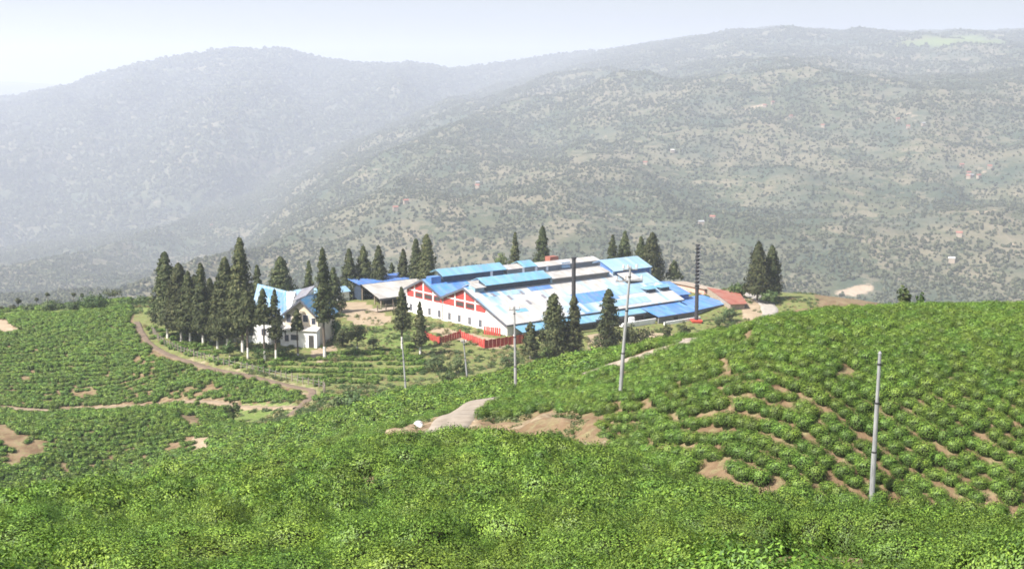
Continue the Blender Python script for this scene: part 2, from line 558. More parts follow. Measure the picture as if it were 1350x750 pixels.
def bare_mask(X, Y, Z, grow=0):
    px, py = proj(X, Y, Z)
    j = (vnoise(X * .6, Y * .6) - .5)
    px = px + j * 900 / np.maximum(Y, 20)
    py = py + (vnoise(X * .6 + 40, Y * .6) - .5) * 400 / np.maximum(Y, 20)
    m = np.zeros(np.shape(X), bool)
    for poly, a, b in BARE:
        m |= inside(poly, px, py) & (Y > a) & (Y < b)
    return m

# ------------------------------------------------------------------ ground sheet
def ground_material():
    m, nt, b = new_mat('hill_soil')
    tc = nt.nodes.new('ShaderNodeTexCoord').outputs['Object']
    n1 = obj_noise(nt, .35, 6, .65, vec=tc)
    n2 = obj_noise(nt, 2.6, 5, .7, vec=tc)
    n3 = obj_noise(nt, .9, 5, .7, vec=tc)
    soil = ramp(nt, n1, [(.3, (.095, .06, .034)), (.5, (.165, .11, .062)), (.7, (.24, .17, .105))])
    dry = ramp(nt, n2, [(.3, (.15, .13, .06)), (.7, (.26, .23, .12))])
    base = mixc(nt, ramp(nt, n3, [(.48, (0, 0, 0)), (.62, (.8, .8, .8))]), soil, dry)
    def att(nm):
        a = N(nt, 'ShaderNodeAttribute', attribute_name=nm)
        return a.outputs['Fac']
    def edge(nm):
        mm = N(nt, 'ShaderNodeMath', operation='MULTIPLY_ADD')
        nt.links.new(n3, mm.inputs[0])
        mm.inputs[1].default_value = .9
        mm.inputs[2].default_value = -.45
        ad = N(nt, 'ShaderNodeMath', operation='ADD')
        nt.links.new(mm.outputs[0], ad.inputs[0])
        nt.links.new(att(nm), ad.inputs[1])
        return ramp(nt, ad.outputs[0], [(.4, (0, 0, 0)), (.6, (1, 1, 1))])
    grass = ramp(nt, n2, [(.25, (.07, .12, .025)), (.5, (.12, .17, .04)), (.75, (.22, .23, .08))])
    grass = mixc(nt, ramp(nt, n3, [(.52, (0, 0, 0)), (.68, (.75, .75, .75))]), grass, (.26, .2, .115))
    sand = ramp(nt, n1, [(.3, (.25, .19, .125)), (.7, (.36, .285, .195))])
    col = mixc(nt, edge('grass'), base, grass)
    col = mixc(nt, edge('sand'), col, sand)
    nt.links.new(col, b.inputs['Base Color'])
    b.inputs['Roughness'].default_value = .95
    b.inputs['Specular IOR Level'].default_value = .15
    bp = N(nt, 'ShaderNodeBump')
    bp.inputs['Strength'].default_value = .6
    bp.inputs['Distance'].default_value = .25
    nt.links.new(n2, bp.inputs['Height'])
    nt.links.new(bp.outputs[0], b.inputs['Normal'])
    return m

def build_ground():
    D = [-18.0]
    while D[-1] < 660:
        D.append(D[-1] + max(.5, .0052 * (D[-1])))
    D = np.array(D)
    A = np.linspace(-.8, .8, 381)
    Y = np.repeat(D[:, None], len(A), 1)
    X = A[None] * (np.maximum(Y, 0) + 45)
    Z = height(X, Y)
    px, py = proj(X, Y, Z)
    rd = road_dist(X, Y)
    Z = Z + (fbm(X * .35, Y * .35) - .47) * .35 * np.clip(rd, 0, 1)
    bare = bare_mask(X, Y, Z)
    # gullied cut bank below the right hill
    bank = inside(BARE[0][0], px, py) & (Y > 76) & (Y < 113)
    Z = Z + bank * (fbm(X * .9 + 3, Y * .25 + 9) - .45) * 1.9 * np.clip(rd, 0, 1)
    Z = Z - .25 * np.clip((.1 - rd) / .6, 0, 1)
    plat = inside(PLATEAU, px, py) & (Y > 205) & (Y < 340)
    grass = np.where(plat, .55, 0.)
    grass = np.where((Y > 285) & (px < 210), .8, grass)
    grass = np.where(Y > 330, .6, grass)
    lawn = inside([(480, 425), (560, 435), (570, 462), (520, 458), (475, 446)], px, py) & (Y > 215)
    grass = np.where(lawn, .9, grass)
    g2 = inside([(315, 532), (445, 526), (440, 560), (330, 566), (285, 560)], px, py) & (Y > 170) & (Y < 215)
    grass = np.where(g2, .85, grass)
    grass = np.where(inside(BARE[2][0], px, py) & (Y < 26), .45, grass)
    sand = np.zeros_like(Z)
    for poly, a, b_ in (([(440, 393), (480, 398), (500, 410), (520, 420), (505, 430), (470, 428), (455, 420), (442, 410)], 225, 300),
                        ([(560, 428), (600, 434), (655, 446), (690, 460), (645, 460), (575, 441)], 228, 275),
                        ([(840, 430), (905, 425), (905, 445), (840, 450)], 215, 270), ([(770, 440), (810, 440), (800, 470), (775, 470)], 215, 270),
                        ([(250, 576), (280, 576), (280, 600), (252, 600)], 150, 200), ([(-5, 421), (10, 422), (17, 429), (30, 436), (12, 439), (-5, 437)], 240, 300),
                        ([(430, 545), (470, 545), (470, 465), (430, 465)], 1, 2), ([(405, 465), (440, 452), (445, 470), (420, 480)], 225, 260),
                        ([(968, 388), (1000, 395), (1010, 415), (985, 425)], 240, 330)):
        sand = np.where(inside(poly, px, py) & (Y > a) & (Y < b_), .85, sand)
    sand = np.where(bank, .12 + .35 * (vnoise(X * .3, Y * .3) > .62), sand)
    sand = np.where((rd < 1.2) & (Y < 240), np.maximum(sand, .45), sand)
    me = grid_mesh('ground', np.stack([X, Y, Z], -1), ground_material(), {'grass': grass, 'sand': sand})
    tag(link('ground', me), kind='structure')
build_ground()

def road_material(name, a, b_):
    return mottled(name, a, b_, .9, .9, bump=.3)
roadm = {'fence_road': road_material('earth_road', (.10, .07, .046), (.17, .12, .08)),
         'lower_path': road_material('foot_path', (.19, .135, .085), (.29, .22, .145)),
         'hill_road': road_material('gravel_road', (.19, .155, .115), (.30, .25, .195)),
         'yard_drive': road_material('pale_drive', (.24, .215, .185), (.33, .30, .26))}
for k, (pl, hw) in ROADS.items():
    t = np.gradient(pl, axis=0)
    t /= np.linalg.norm(t, axis=1, keepdims=True)
    nrm = np.stack([-t[:, 1], t[:, 0]], 1)
    offs = np.array([-1, -.85, -.5, 0, .5, .85, 1])
    wob = 1 + .35 * (vnoise(np.arange(len(pl)) * .23, np.full(len(pl), 3.3)) - .5)
    XY = pl[:, None] + nrm[:, None] * (offs[None, :, None] * hw * wob[:, None, None])
    Zc = height(pl[:, 0], pl[:, 1])
    Zr = height(XY[..., 0], XY[..., 1])
    Zr = .35 * Zr + .65 * Zc[:, None] + .04
    Zr[:, 0] -= .5
    Zr[:, -1] -= .5
    tag(link({'fence_road': 'road', 'lower_path': 'path', 'hill_road': 'road', 'yard_drive': 'road'}[k], grid_mesh(k, np.concatenate([XY, Zr[..., None]], -1), roadm[k])), kind='structure')

# ------------------------------------------------------------------ tea bushes
def bush_mesh(name, n, leaf, r=.62, h=.62, flush=.45, seed=1, spread=.12):
    rng = np.random.default_rng(seed)
    # plucked dome: flat-topped, leafy to the ground
    u = rng.random(n)
    th = rng.random(n) * 2 * math.pi
    ph = np.arccos(1 - u * 1.0)           # 0 top .. 90 side
    ph = np.where(rng.random(n) < .25, rng.uniform(.9, 1.55, n), ph)
    lump = 1 + .16 * np.sin(th * 3 + seed) * np.sin(ph * 2) + .1 * np.sin(th * 5 + 2 * seed)
    sx = np.sin(ph) ** .75
    x = r * sx * np.cos(th) * lump
    y = r * sx * np.sin(th) * lump
    z = h * (np.cos(ph) ** .55) * (1 + .08 * np.sin(th * 4 + ph * 5))
    P = np.stack([x, y, z], 1)
    P += rng.normal(size=(n, 3)) * spread * np.array([.5, .5, .45])
    P[:, 2] = np.maximum(P[:, 2], .04)
    Nn = np.stack([np.sin(ph) * np.cos(th), np.sin(ph) * np.sin(th), np.cos(ph) + .3], 1) + rng.normal(size=(n, 3)) * .4
    Q = leaf_quads(P, Nn, leaf * rng.uniform(.7, 1.35, n), .5, rng)
    form = np.stack([np.sin(ph) * np.cos(th), np.sin(ph) * np.sin(th), np.cos(ph) * 1.1 + .05], 1)
    form = form / np.linalg.norm(form, axis=1, keepdims=True) * 1.25 + Nn / np.linalg.norm(Nn, axis=1, keepdims=True) * .55
    rel = P[:, 2] / h
    mi = ((rel > .62) & (rng.random(n) < flush)).astype(int)
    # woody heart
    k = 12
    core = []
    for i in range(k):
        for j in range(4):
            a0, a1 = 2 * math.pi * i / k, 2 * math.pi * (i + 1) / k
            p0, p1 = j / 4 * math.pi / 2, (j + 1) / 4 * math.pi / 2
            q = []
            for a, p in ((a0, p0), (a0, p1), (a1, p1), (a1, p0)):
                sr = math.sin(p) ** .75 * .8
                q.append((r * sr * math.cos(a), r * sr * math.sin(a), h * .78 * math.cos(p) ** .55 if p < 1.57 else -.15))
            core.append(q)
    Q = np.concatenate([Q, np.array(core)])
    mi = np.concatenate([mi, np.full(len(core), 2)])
    cq = np.array(core).mean(1)
    cn = np.stack([cq[:, 0], cq[:, 1], cq[:, 2] * .8], 1)
    return quads_mesh(name, Q, [M['tea'], M['flush'], M['twig']], mi, np.concatenate([form, cn]))

def variant_collection(name, meshes):
    col = bpy.data.collections.new(name)       # not linked to the scene: only a source for the instances
    for i, me in enumerate(meshes):
        col.objects.link(bpy.data.objects.new(me.name, me))
    return col
V_NEAR = [bush_mesh('tea_near', 5600, .040, .66, .62, .5, s) for s in (1, 2, 3, 4)]
V_MID = [bush_mesh('tea_mid', 1500, .078, .64, .60, .42, s) for s in (11, 12, 13, 14)]
V_FAR = [bush_mesh('tea_far', 230, .2, .62, .58, .4, s, .1) for s in (21, 22, 23, 24)]
V_HILL = [bush_mesh('tea_hill', 1500, .08, .60, .66, .36, s, .1) for s in (31, 32, 33, 34, 35)]
C_NEAR, C_MID, C_FAR, C_HILL = (variant_collection(n, v) for n, v in (('tn', V_NEAR), ('tm', V_MID), ('tf', V_FAR), ('th', V_HILL)))

def scatter(name, P, rotz, scl, col, label, cat=None):
    me = bpy.data.meshes.new(name)
    me.vertices.add(len(P))
    me.vertices.foreach_set('co', np.asarray(P, np.float32).ravel())
    a = me.attributes.new('rz', 'FLOAT_VECTOR', 'POINT')
    rv = np.zeros((len(P), 3), np.float32)
    rv[:, 2] = rotz
    a.data.foreach_set('vector', rv.ravel())
    a = me.attributes.new('sc', 'FLOAT_VECTOR', 'POINT')
    a.data.foreach_set('vector', np.asarray(scl, np.float32).ravel())
    o = tag(link(name, me), label, cat, None, 'stuff')
    ng = bpy.data.node_groups.new(name, 'GeometryNodeTree')
    ng.interface.new_socket('Geometry', in_out='INPUT', socket_type='NodeSocketGeometry')
    ng.interface.new_socket('Geometry', in_out='OUTPUT', socket_type='NodeSocketGeometry')
    gi = ng.nodes.new('NodeGroupInput')
    go = ng.nodes.new('NodeGroupOutput')
    ip = ng.nodes.new('GeometryNodeInstanceOnPoints')
    ci = ng.nodes.new('GeometryNodeCollectionInfo')
    ci.inputs['Collection'].default_value = col
    ci.inputs['Separate Children'].default_value = True
    ci.inputs['Reset Children'].default_value = True
    def na(nm):
        n = ng.nodes.new('GeometryNodeInputNamedAttribute')
        n.data_type = 'FLOAT_VECTOR'
        n.inputs['Name'].default_value = nm
        return n.outputs[0]
    ng.links.new(gi.outputs[0], ip.inputs['Points'])
    ng.links.new(ci.outputs[0], ip.inputs['Instance'])
    ip.inputs['Pick Instance'].default_value = True
    ng.links.new(na('rz'), ip.inputs['Rotation'])
    ng.links.new(na('sc'), ip.inputs['Scale'])
    ng.links.new(ip.outputs[0], go.inputs[0])
    md = o.modifiers.new('scatter', 'NODES')
    md.node_group = ng
    return o

def rows(y0, y1, halfw, dy, dx, jit, seed, bend=1.2):
    """rows of plants that follow the slope loosely"""
    rng = np.random.default_rng(seed)
    ys = np.arange(y0, y1, dy)
    X, Y = [], []
    for y in ys:
        hwid = halfw(y)
        x = np.arange(-hwid, hwid, dx) + rng.uniform(0, dx)
        X.append(x)
        Y.append(np.full(len(x), y))
    X, Y = np.concatenate(X), np.concatenate(Y)
    Y2 = Y + (fbm(X * .06, Y * .06, 3) - .45) * bend * 8
    X2 = X + rng.normal(size=len(X)) * jit * dx
    Y2 = Y2 + rng.normal(size=len(X)) * jit * dy
    return X2, Y2

# which ground belongs to the right hill (bushes that stand apart)
HILL_R = [(1020, 664), (1400, 672), (1650, 680), (1650, 380), (1080, 396), (960, 440), (840, 480), (720, 520), (690, 545), (720, 560), (790, 590), (880, 612), (950, 640)]
def on_right_hill(X, Y, Z):
    px, py = proj(X, Y, Z)
    return inside(HILL_R, px, py) & (Y > 62) & (Y < 125) 

def tea():
    half = lambda y: .62 * y + 14
    # 1. foreground canopy and everything else that is closely planted
    X, Y = rows(6, 345, half, 1.16, .82, .16, 5)
    keep = R.random(len(X)) < np.where(Y < 120, .94, .0)
    far = Y >= 120
    X, Y = X[keep], Y[keep]
    Z = height(X, Y)
    m = (Y > 7) & ~on_right_hill(X, Y, Z)
    X1, Y1, Z1 = X[m], Y[m], Z[m]
    # 2. far slopes: wider rows along the contour
    X, Y = rows(118, 345, lambda y: .55 * y + 10, 1.55, .85, .07, 9, .8)
    Z = height(X, Y)
    thin = vnoise(X * .09 + 7, Y * .09) 
    m = ~(on_right_hill(X, Y, Z)) & (R.random(len(X)) < np.where(thin > .80, .6, .97)) & (Y >= 120)
    X2, Y2, Z2 = X[m], Y[m], Z[m]
    X, Y, Z = np.concatenate([X1, X2]), np.concatenate([Y1, Y2]), np.concatenate([Z1, Z2])
    px, py = proj(X, Y, Z)
    lane = (np.mod(Y + .8 * vnoise(X * .2, Y * .2), 2.5) > 1.15) & (inside(TERRACE, px, py) | inside(TERRACE2, px, py)) & (Y > 205)
    plat = inside(PLATEAU, px, py) & (Y > 205) & ~(inside(TERRACE, px, py) & (Y > 205) & (Y < 260)) & ~(inside(TERRACE2, px, py) & (Y > 205) & (Y < 265))
    ok = ~plat & ~lane & (road_dist(X, Y) > .55) & ~bare_mask(X, Y, Z)
    ok &= ~((Y > 150) & (X > 60)) & ~((Y > 275) & (px > 190)) & ~((Y > 206) & (px > 560))
    ok &= ~((Y > 285) & (vnoise(X * .15, Y * .15) > .5))
    X, Y, Z, px, py = X[ok], Y[ok], Z[ok], px[ok], py[ok]
    n = len(X)
    s = R.uniform(.82, 1.16, n) * (.92 + .25 * vnoise(X * .22, Y * .22))
    hgt = R.uniform(.78, 1.16, n) * (.72 + .6 * vnoise(X * .3 + 9, Y * .42))
    sc = np.stack([s * 1.14, s * np.where(Y < 120, .8, .95), s * hgt * 1.12], 1)
    farm = Y > 120
    pruned = (px > 930) & (px < 1220) & (Y > 16.5) & (Y < 21)          # cut back low in front of the bare bench
    sc[pruned, 2] *= .42
    sc[farm] *= np.array([1.0, .84, .95])
    rz = R.uniform(0, 6.28, n)
    und = (fbm(X * .13, Y * .5, 3) - .44) * np.clip(1.25 - Y / 160, 0, 1)
    und2 = (vnoise(X * .45 + 31, Y * 1.3) - .5) * np.clip(1.2 - Y / 110, 0, 1)
    Z = Z + und * .65 + und2 * .5
    P = np.stack([X, Y, Z - .03], 1)
    for nm, lo, hi, col, lab in (('tea_bushes', 0, 32, C_NEAR, 'leafy tea bushes closing into one canopy on the nearest slope'),
                                 ('tea_bushes', 32, 120, C_MID, 'closely planted tea bushes covering the middle slopes and the spur'),
                                 ('tea_bushes', 120, 400, C_FAR, 'rows of small tea bushes on the far slopes and domes')):
        q = (Y >= lo) & (Y < hi)
        scatter(nm, P[q], rz[q], sc[q], col, lab)
    # 3. right hill: round bushes with bare soil between
    rng = np.random.default_rng(21)
    X0, Y0 = rows(-110, 110, lambda y: 110, 1.32, .86, .09, 13, .12)
    ca, sa = math.cos(-.85), math.sin(-.85)
    X, Y = X0 * ca - Y0 * sa + 30, X0 * sa + Y0 * ca + 95
    q = (Y > 60) & (Y < 126) & (np.abs(X) < .62 * Y + 14)
    X, Y = X[q], Y[q]
    Z = height(X, Y)
    px, py = proj(X, Y, Z)
    gap = vnoise(X * .33, Y * .33)
    loose = np.clip((1000 - px) / 250, 0, 1) * np.clip((py - 470) / 60, 0, 1)     # sparse low down on the left
    ok = on_right_hill(X, Y, Z) & (road_dist(X, Y) > .6) & ~bare_mask(X, Y, Z) & (rng.random(len(X)) < .985 - .6 * (gap > .68) * (.06 + .94 * loose) - .06 * loose)
    X, Y, Z, px, py = X[ok], Y[ok], Z[ok], px[ok], py[ok]
    n = len(X)
    s = rng.uniform(.76, 1.08, n)
    up = np.clip((470 - py) / 60, 0, 1)                       # denser towards the crest
    sc = np.stack([s * rng.uniform(.92, 1.1, n), s * (1 - .08 * up), s * rng.uniform(.85, 1.2, n)], 1)
    rz = -.85 + rng.normal(size=n) * .3
    infr = (px > 5) & (px < 1345) & (py > 5) & (py < 690)
    size = np.where(infr, s / Y * np.where(py > 652, .01, 1), 0)
    order = np.argsort(-size)
    indiv = order[:298]
    rest = order[298:]
    P = np.stack([X, Y, Z - .05], 1)
    for i in indiv:
        o = bpy.data.objects.new('tea_bush', V_HILL[int(i) % 5])
        COL.objects.link(o)
        o.location = P[i]
        o.rotation_euler = (0, 0, rz[i])
        o.scale = sc[i]
        tag(o, 'rounded green tea bush in the curving rows low on the right hillside', 'tea bush', 'rounded tea bushes in rows on the right hillside')
    scatter('tea_bushes', P[rest], rz[rest], sc[rest], C_HILL, 'round tea bushes covering the upper right hillside to its crest')
tea()

# ------------------------------------------------------------------ far hills
def hill_material():
    m, nt, b = new_mat('hillside')
    tc = nt.nodes.new('ShaderNodeTexCoord').outputs['Object']
    n1 = obj_noise(nt, .0032, 6, .6, vec=tc, stretch=(1, .6, 2.2))
    n2 = obj_noise(nt, .014, 6, .7, vec=tc, stretch=(1, .6, 2.5))
    n3 = obj_noise(nt, .04, 5, .7, vec=tc, stretch=(1, .6, 3))
    wood = ramp(nt, n2, [(.3, (.045, .06, .034)), (.5, (.08, .088, .05)), (.62, (.13, .12, .075)), (.75, (.17, .15, .10))])
    field = ramp(nt, n3, [(.25, (.09, .10, .06)), (.5, (.15, .135, .09)), (.8, (.24, .195, .14))])
    mm = N(nt, 'ShaderNodeMath', operation='ADD')
    nt.links.new(n1, mm.inputs[0])
    nt.links.new(n3, mm.inputs[1])
    col = mixc(nt, ramp(nt, mm.outputs[0], [(.99, (0, 0, 0)), (1.2, (.8, .8, .8))]), wood, field)
    # terraces: thin pale risers along the contour
    n4 = obj_noise(nt, .021, 5, .75, vec=tc, stretch=(.8, .5, 7))
    col = mixc(nt, ramp(nt, n4, [(.58, (0, 0, 0)), (.72, (.7, .7, .7))]), col, (.24, .205, .155))
    n5 = obj_noise(nt, .0078, 4, .6, vec=tc, stretch=(1, .6, 1.5))
    col = mixc(nt, ramp(nt, n5, [(.46, (0, 0, 0)), (.64, (.75, .75, .75))]), col, (.05, .07, .05))
    a = N(nt, 'ShaderNodeAttribute', attribute_name='bare')
    ad = N(nt, 'ShaderNodeMath', operation='MULTIPLY_ADD')
    nt.links.new(n3, ad.inputs[0])
    ad.inputs[1].default_value = 1.0
    ad.inputs[2].default_value = -.5
    a2 = N(nt, 'ShaderNodeMath', operation='ADD')
    nt.links.new(ad.outputs[0], a2.inputs[0])
    nt.links.new(a.outputs['Fac'], a2.inputs[1])
    earth = ramp(nt, n2, [(.3, (.28, .21, .145)), (.7, (.40, .32, .24))])
    col = mixc(nt, ramp(nt, a2.outputs[0], [(.45, (0, 0, 0)), (.62, (1, 1, 1))]), col, earth)
    g = N(nt, 'ShaderNodeAttribute', attribute_name='meadow')
    col = mixc(nt, g.outputs['Fac'], col, (.17, .22, .07))
    nt.links.new(col, b.inputs['Base Color'])
    b.inputs['Roughness'].default_value = 1
    b.inputs['Specular IOR Level'].default_value = 0
    bp = N(nt, 'ShaderNodeBump')
    bp.inputs['Strength'].default_value = .8
    bp.inputs['Distance'].default_value = 8
    nt.links.new(n3, bp.inputs['Height'])
    nt.links.new(bp.outputs[0], b.inputs['Normal'])
    return m
HM = hill_material()
PATCH = [(1130, 382, 38, 15, 1.), (1000, 140, 20, 5, .75), (1018, 142, 10, 3, .8), (1085, 152, 26, 8, .7), (1200, 155, 22, 8, .75), (830, 30, 1, 1, 0), (795, 180, 28, 9, .6), (850, 195, 22, 12, .55),
         (1160, 168, 14, 6, .6), (1240, 258, 26, 5, .6), (1300, 280, 24, 6, .7), (1335, 318, 20, 6, .7), (1340, 210, 18, 6, .55), (1070, 92, 14, 5, .6), (900, 190, 10, 5, .55), (720, 285, 7, 9, .7),
         (500, 250, 14, 6, .5), (640, 290, 30, 18, .5), (560, 300, 22, 14, .45), (700, 320, 20, 12, .45), (1220, 345, 16, 6, .5), (240, 145, 12, 4, .6), (520, 182, 10, 4, .5), (1190, 180, 14, 10, .4), (760, 210, 30, 20, .4),
         (430, 260, 30, 14, .4), (120, 345, 30, 8, .4), (1110, 200, 12, 4, .6), (960, 245, 14, 4, .55), (1290, 225, 18, 6, .6), (1340, 360, 14, 4, .5), (1180, 310, 20, 4, .5), (935, 90, 12, 3, .5)]
def crest_curve(tbl):
    t = np.array(tbl, float)
    return lambda px: np.interp(px, t[:, 0], t[:, 1])
HILLS = {}
def hill(name, crest, Dc, Db, base_py, px0, px1, amp, seed, ncol, nrow, patches=True, crest_amp=1.0):
    px = np.linspace(px0, px1, ncol)
    cy = crest_curve(crest)(px)
    dc = np.interp(px, [q[0] for q in Dc], [q[1] for q in Dc])
    top = np.array([at(a, b_, d) for a, b_, d in zip(px, cy, dc)])
    bot = np.array([at(a, base_py, Db) for a in px])
    t = np.linspace(0, 1.35, nrow)[:, None]
    s = np.clip(t, 0, 1)
    P = bot[None] + (top - bot)[None] * s[..., None]
    # slightly convex profile, then the far side falls away
    P[..., 2] += (top[:, 2] - bot[:, 2])[None] * (.10 * np.sin(s * math.pi))
    back = np.clip(t - 1, 0, 1)
    P[..., 1] += back * 900
    P[..., 2] -= back ** 1.3 * 520
    x, y = P[..., 0] / 380 + seed, P[..., 1] / 620 + seed * 2
    ridge = 1 - np.abs(2 * fbm(x * .55, y * .35, 3) / .875 - 1)
    g = (ridge - .6) * amp + (fbm(x * 3, y * 3, 4) - .47) * amp * .5
    env = np.minimum(1, np.abs(1 - s) * 2.5 + .12 * crest_amp) * np.minimum(1, s * 6 + .2)
    P[..., 2] += g * env
    P[..., 1] += (fbm(x * .8 + 9, y * .8, 3) - .45) * amp * 2.5 * np.minimum(1, (1 - s) * 2)
    # small terraces
    bare = np.zeros(P.shape[:2])
    ppx, ppy = proj(P[..., 0], P[..., 1], P[..., 2])
    if patches:
        wx = (fbm(P[..., 0] / 60, P[..., 1] / 60 + P[..., 2] / 15, 4) - .47) * 50
        wy = (fbm(P[..., 0] / 50 + 30, P[..., 1] / 60 + P[..., 2] / 15, 4) - .47) * 22
        ppx, ppy = ppx + wx, ppy + wy
        for (a, b_, ra, rb, v) in PATCH:
            q = 1 - np.sqrt(((ppx - a) / ra / 1.3) ** 2 + ((ppy - b_) / rb / 1.3) ** 2)
            bare = np.maximum(bare, np.clip(q * 1.2, 0, 1) * v * .8)
    mead = np.zeros_like(bare)
    if patches:
        mead = np.clip(1 - ((ppx - 1260) / 90) ** 2 - ((ppy - 55) / 8) ** 2, 0, 1) * .8
    me = grid_mesh(name, P, HM, {'bare': bare, 'meadow': mead})
    tag(link(name, me), kind='structure')
    HILLS[name] = P
    return P, bare, mead
R1 = [(-250, 352), (-100, 342), (0, 332), (155, 306), (233, 292), (270, 278), (332, 252), (389, 213), (440, 187), (544, 148), (600, 130), (640, 118), (700, 98), (750, 82), (800, 68), (860, 59), (900, 53), (950, 47), (1030, 37), (1080, 40), (1130, 44), (1200, 45), (1260, 44), (1350, 43), (1600, 40)]
R2 = [(-250, 130), (0, 128), (95, 114), (120, 104), (180, 88), (240, 76), (300, 67), (335, 68), (370, 66), (420, 79), (480, 86), (540, 85), (600, 92), (650, 85), (700, 78), (750, 72), (800, 68), (1000, 60), (1400, 55)]
R3 = [(-300, 90), (-100, 98), (0, 107), (50, 110), (100, 113), (200, 112), (400, 110)]
hn, hn_bare, hn_mead = hill('hill', R1, [(-250, 3000), (0, 3500), (300, 4400), (600, 6000), (1000, 7000), (1600, 7300)], 1000, 470, -420, 1800, 115, 1.3, 640, 480)
hf, hf_bare, _ = hill('hills', R2, [(-250, 6600), (0, 6300), (300, 6100), (700, 6900), (1400, 7900)], 3700, 330, -420, 1500, 210, 4.1, 380, 220, False, .6)
hill('mountain', R3, [(-300, 11600), (400, 11600)], 9500, 150, -420, 700, 120, 7.7, 160, 60, False, .3)

# woods on the far hillsides: uncountable, one mass per hill
def blob_mesh(name, seed, n=46):
    rng = np.random.default_rng(seed)
    d = rng.normal(size=(n, 3))
    d /= np.linalg.norm(d, axis=1, keepdims=True)
    P = d * np.array([1, 1, .9]) * rng.uniform(.75, 1.05, (n, 1)) + np.array([0, 0, .75])
    return quads_mesh(name, leaf_quads(P, d + rng.normal(size=(n, 3)) * .35, rng.uniform(.7, 1.1, n), .85, rng), M['hill_leaf'])
C_BLOB = variant_collection('hb', [blob_mesh('hill_tree', s) for s in range(5)])
def wood(P, bare, mead, n, smin, smax, seed, label, tmax):
    rng = np.random.default_rng(seed)
    r, cc = P.shape[:2]
    i = rng.random(n * 3) * (r * tmax - 2)
    j = rng.random(n * 3) * (cc - 2)
    ii, jj = i.astype(int), j.astype(int)
    fi, fj = (i - ii)[:, None], (j - jj)[:, None]
    Q = (P[ii, jj] * (1 - fj) + P[ii, jj + 1] * fj) * (1 - fi) + (P[ii + 1, jj] * (1 - fj) + P[ii + 1, jj + 1] * fj) * fi
    den = fbm(Q[:, 0] / 120, Q[:, 1] / 150 + Q[:, 2] / 40, 4)
    edge = (i / r > tmax * .985)
    keep = ((rng.random(n * 3) < np.clip((den - .24) * 5, .3, 1)) | edge) & (bare[ii, jj] < .25) & ((mead[ii, jj] < .3))
    Q = Q[keep][:n]
    s = rng.uniform(smin, smax, len(Q)) * np.clip(Q[:, 1] / 4500, .42, 1.1) * (.7 + .6 * rng.random(len(Q)) ** 2)
    scatter('woods', Q, rng.uniform(0, 6.28, len(Q)), np.stack([s, s, s * rng.uniform(.8, 1.3, len(Q))], 1), C_BLOB, label)
wood(hn, hn_bare, hn_mead, 230000, 2.2, 4.8, 3, 'scattered woodland over the near side of the opposite hill', 1 / 1.35 * 1.01)
wood(hf, hf_bare, hf_bare * 0, 90000, 4.2, 7.6, 4, 'hazy woodland over the farther ridge', 1 / 1.35 * 1.0)

# tiny houses on the opposite hillside
def hill_houses():
    rng = np.random.default_rng(12)
    spots = []
    for (cx, cy, k, sx, sy) in ((1278, 228, 11, 26, 10), (1205, 160, 6, 20, 8), (1010, 140, 3, 20, 6), (640, 250, 3, 30, 20), (860, 230, 3, 60, 30), (1060, 180, 4, 50, 30), (930, 300, 3, 60, 30), (1250, 320, 4, 60, 25), (500, 270, 3, 60, 20), (290, 310, 2, 40, 10), (930, 52, 2, 12, 2)):
        for _ in range((k + 1) // 2):
            spots.append((cx + rng.normal() * sx * .6, cy + rng.normal() * sy * .6))
    ppx, ppy = proj(hn[..., 0], hn[..., 1], hn[..., 2])
    nr = int(hn.shape[0] / 1.35)
    protos = []
    for k, (wm, rm) in enumerate((('timber', 'rust'), ('timber', 'concrete'), ('timber', 'steel'))):
        b = MB()
        b.box(-2.9, 2.9, -2, 2, -2.5, 2.6)
        wme = b.build('wall', M[wm])
        b2 = MB()
        b2.prism([(-3.3, -2.4, 2.55), (-3.3, 2.4, 2.55), (-3.3, 0, 4.0)], (6.6, 0, 0))
        rme = b2.build('roof', M[rm])
        protos.append((wme.data, rme.data))
        bpy.data.objects.remove(wme)
        bpy.data.objects.remove(rme)
    for i, (a, b_) in enumerate(spots):
        d = (ppx[:nr] - a) ** 2 + (ppy[:nr] - b_) ** 2
        # nearest surface that the camera could see
        k = np.unravel_index(np.argmin(d), d.shape)
        p = hn[k]
        e = empty('hillside_house', p + np.array([0, -4, 1.5]), 'tiny pale house among the trees of the opposite hillside', 'house', 'tiny houses on the opposite hillside', rng.uniform(-.6, .6))
        wme, rme = protos[int(rng.integers(0, 3)) if rng.random() < .6 else 0]
        link('wall', wme, e)
        link('roof', rme, e)
hill_houses()

# ------------------------------------------------------------------ factory
FA = rad(38.6)
FU = np.array([math.cos(FA), math.sin(FA), 0])
FV = np.array([-math.sin(FA), math.cos(FA), 0])
FO = np.array([-.95, 260., PZ + .05])
def fw(x, y, z=0): return FO + x * FU + y * FV + np.array([0, 0, z])

def clip_poly(pts, a, b_, cc):
    """keep a*y + b*z <= c"""
    out = []
    for i in range(len(pts)):
        p, q = pts[i], pts[(i + 1) % len(pts)]
        fp, fq = a * p[0] + b_ * p[1] - cc, a * q[0] + b_ * q[1] - cc
        if fp <= 0: out.append(p)
        if (fp < 0 < fq) or (fq < 0 < fp):
            t = fp / (fp - fq)
            out.append((p[0] + t * (q[0] - p[0]), p[1] + t * (q[1] - p[1])))
    return out

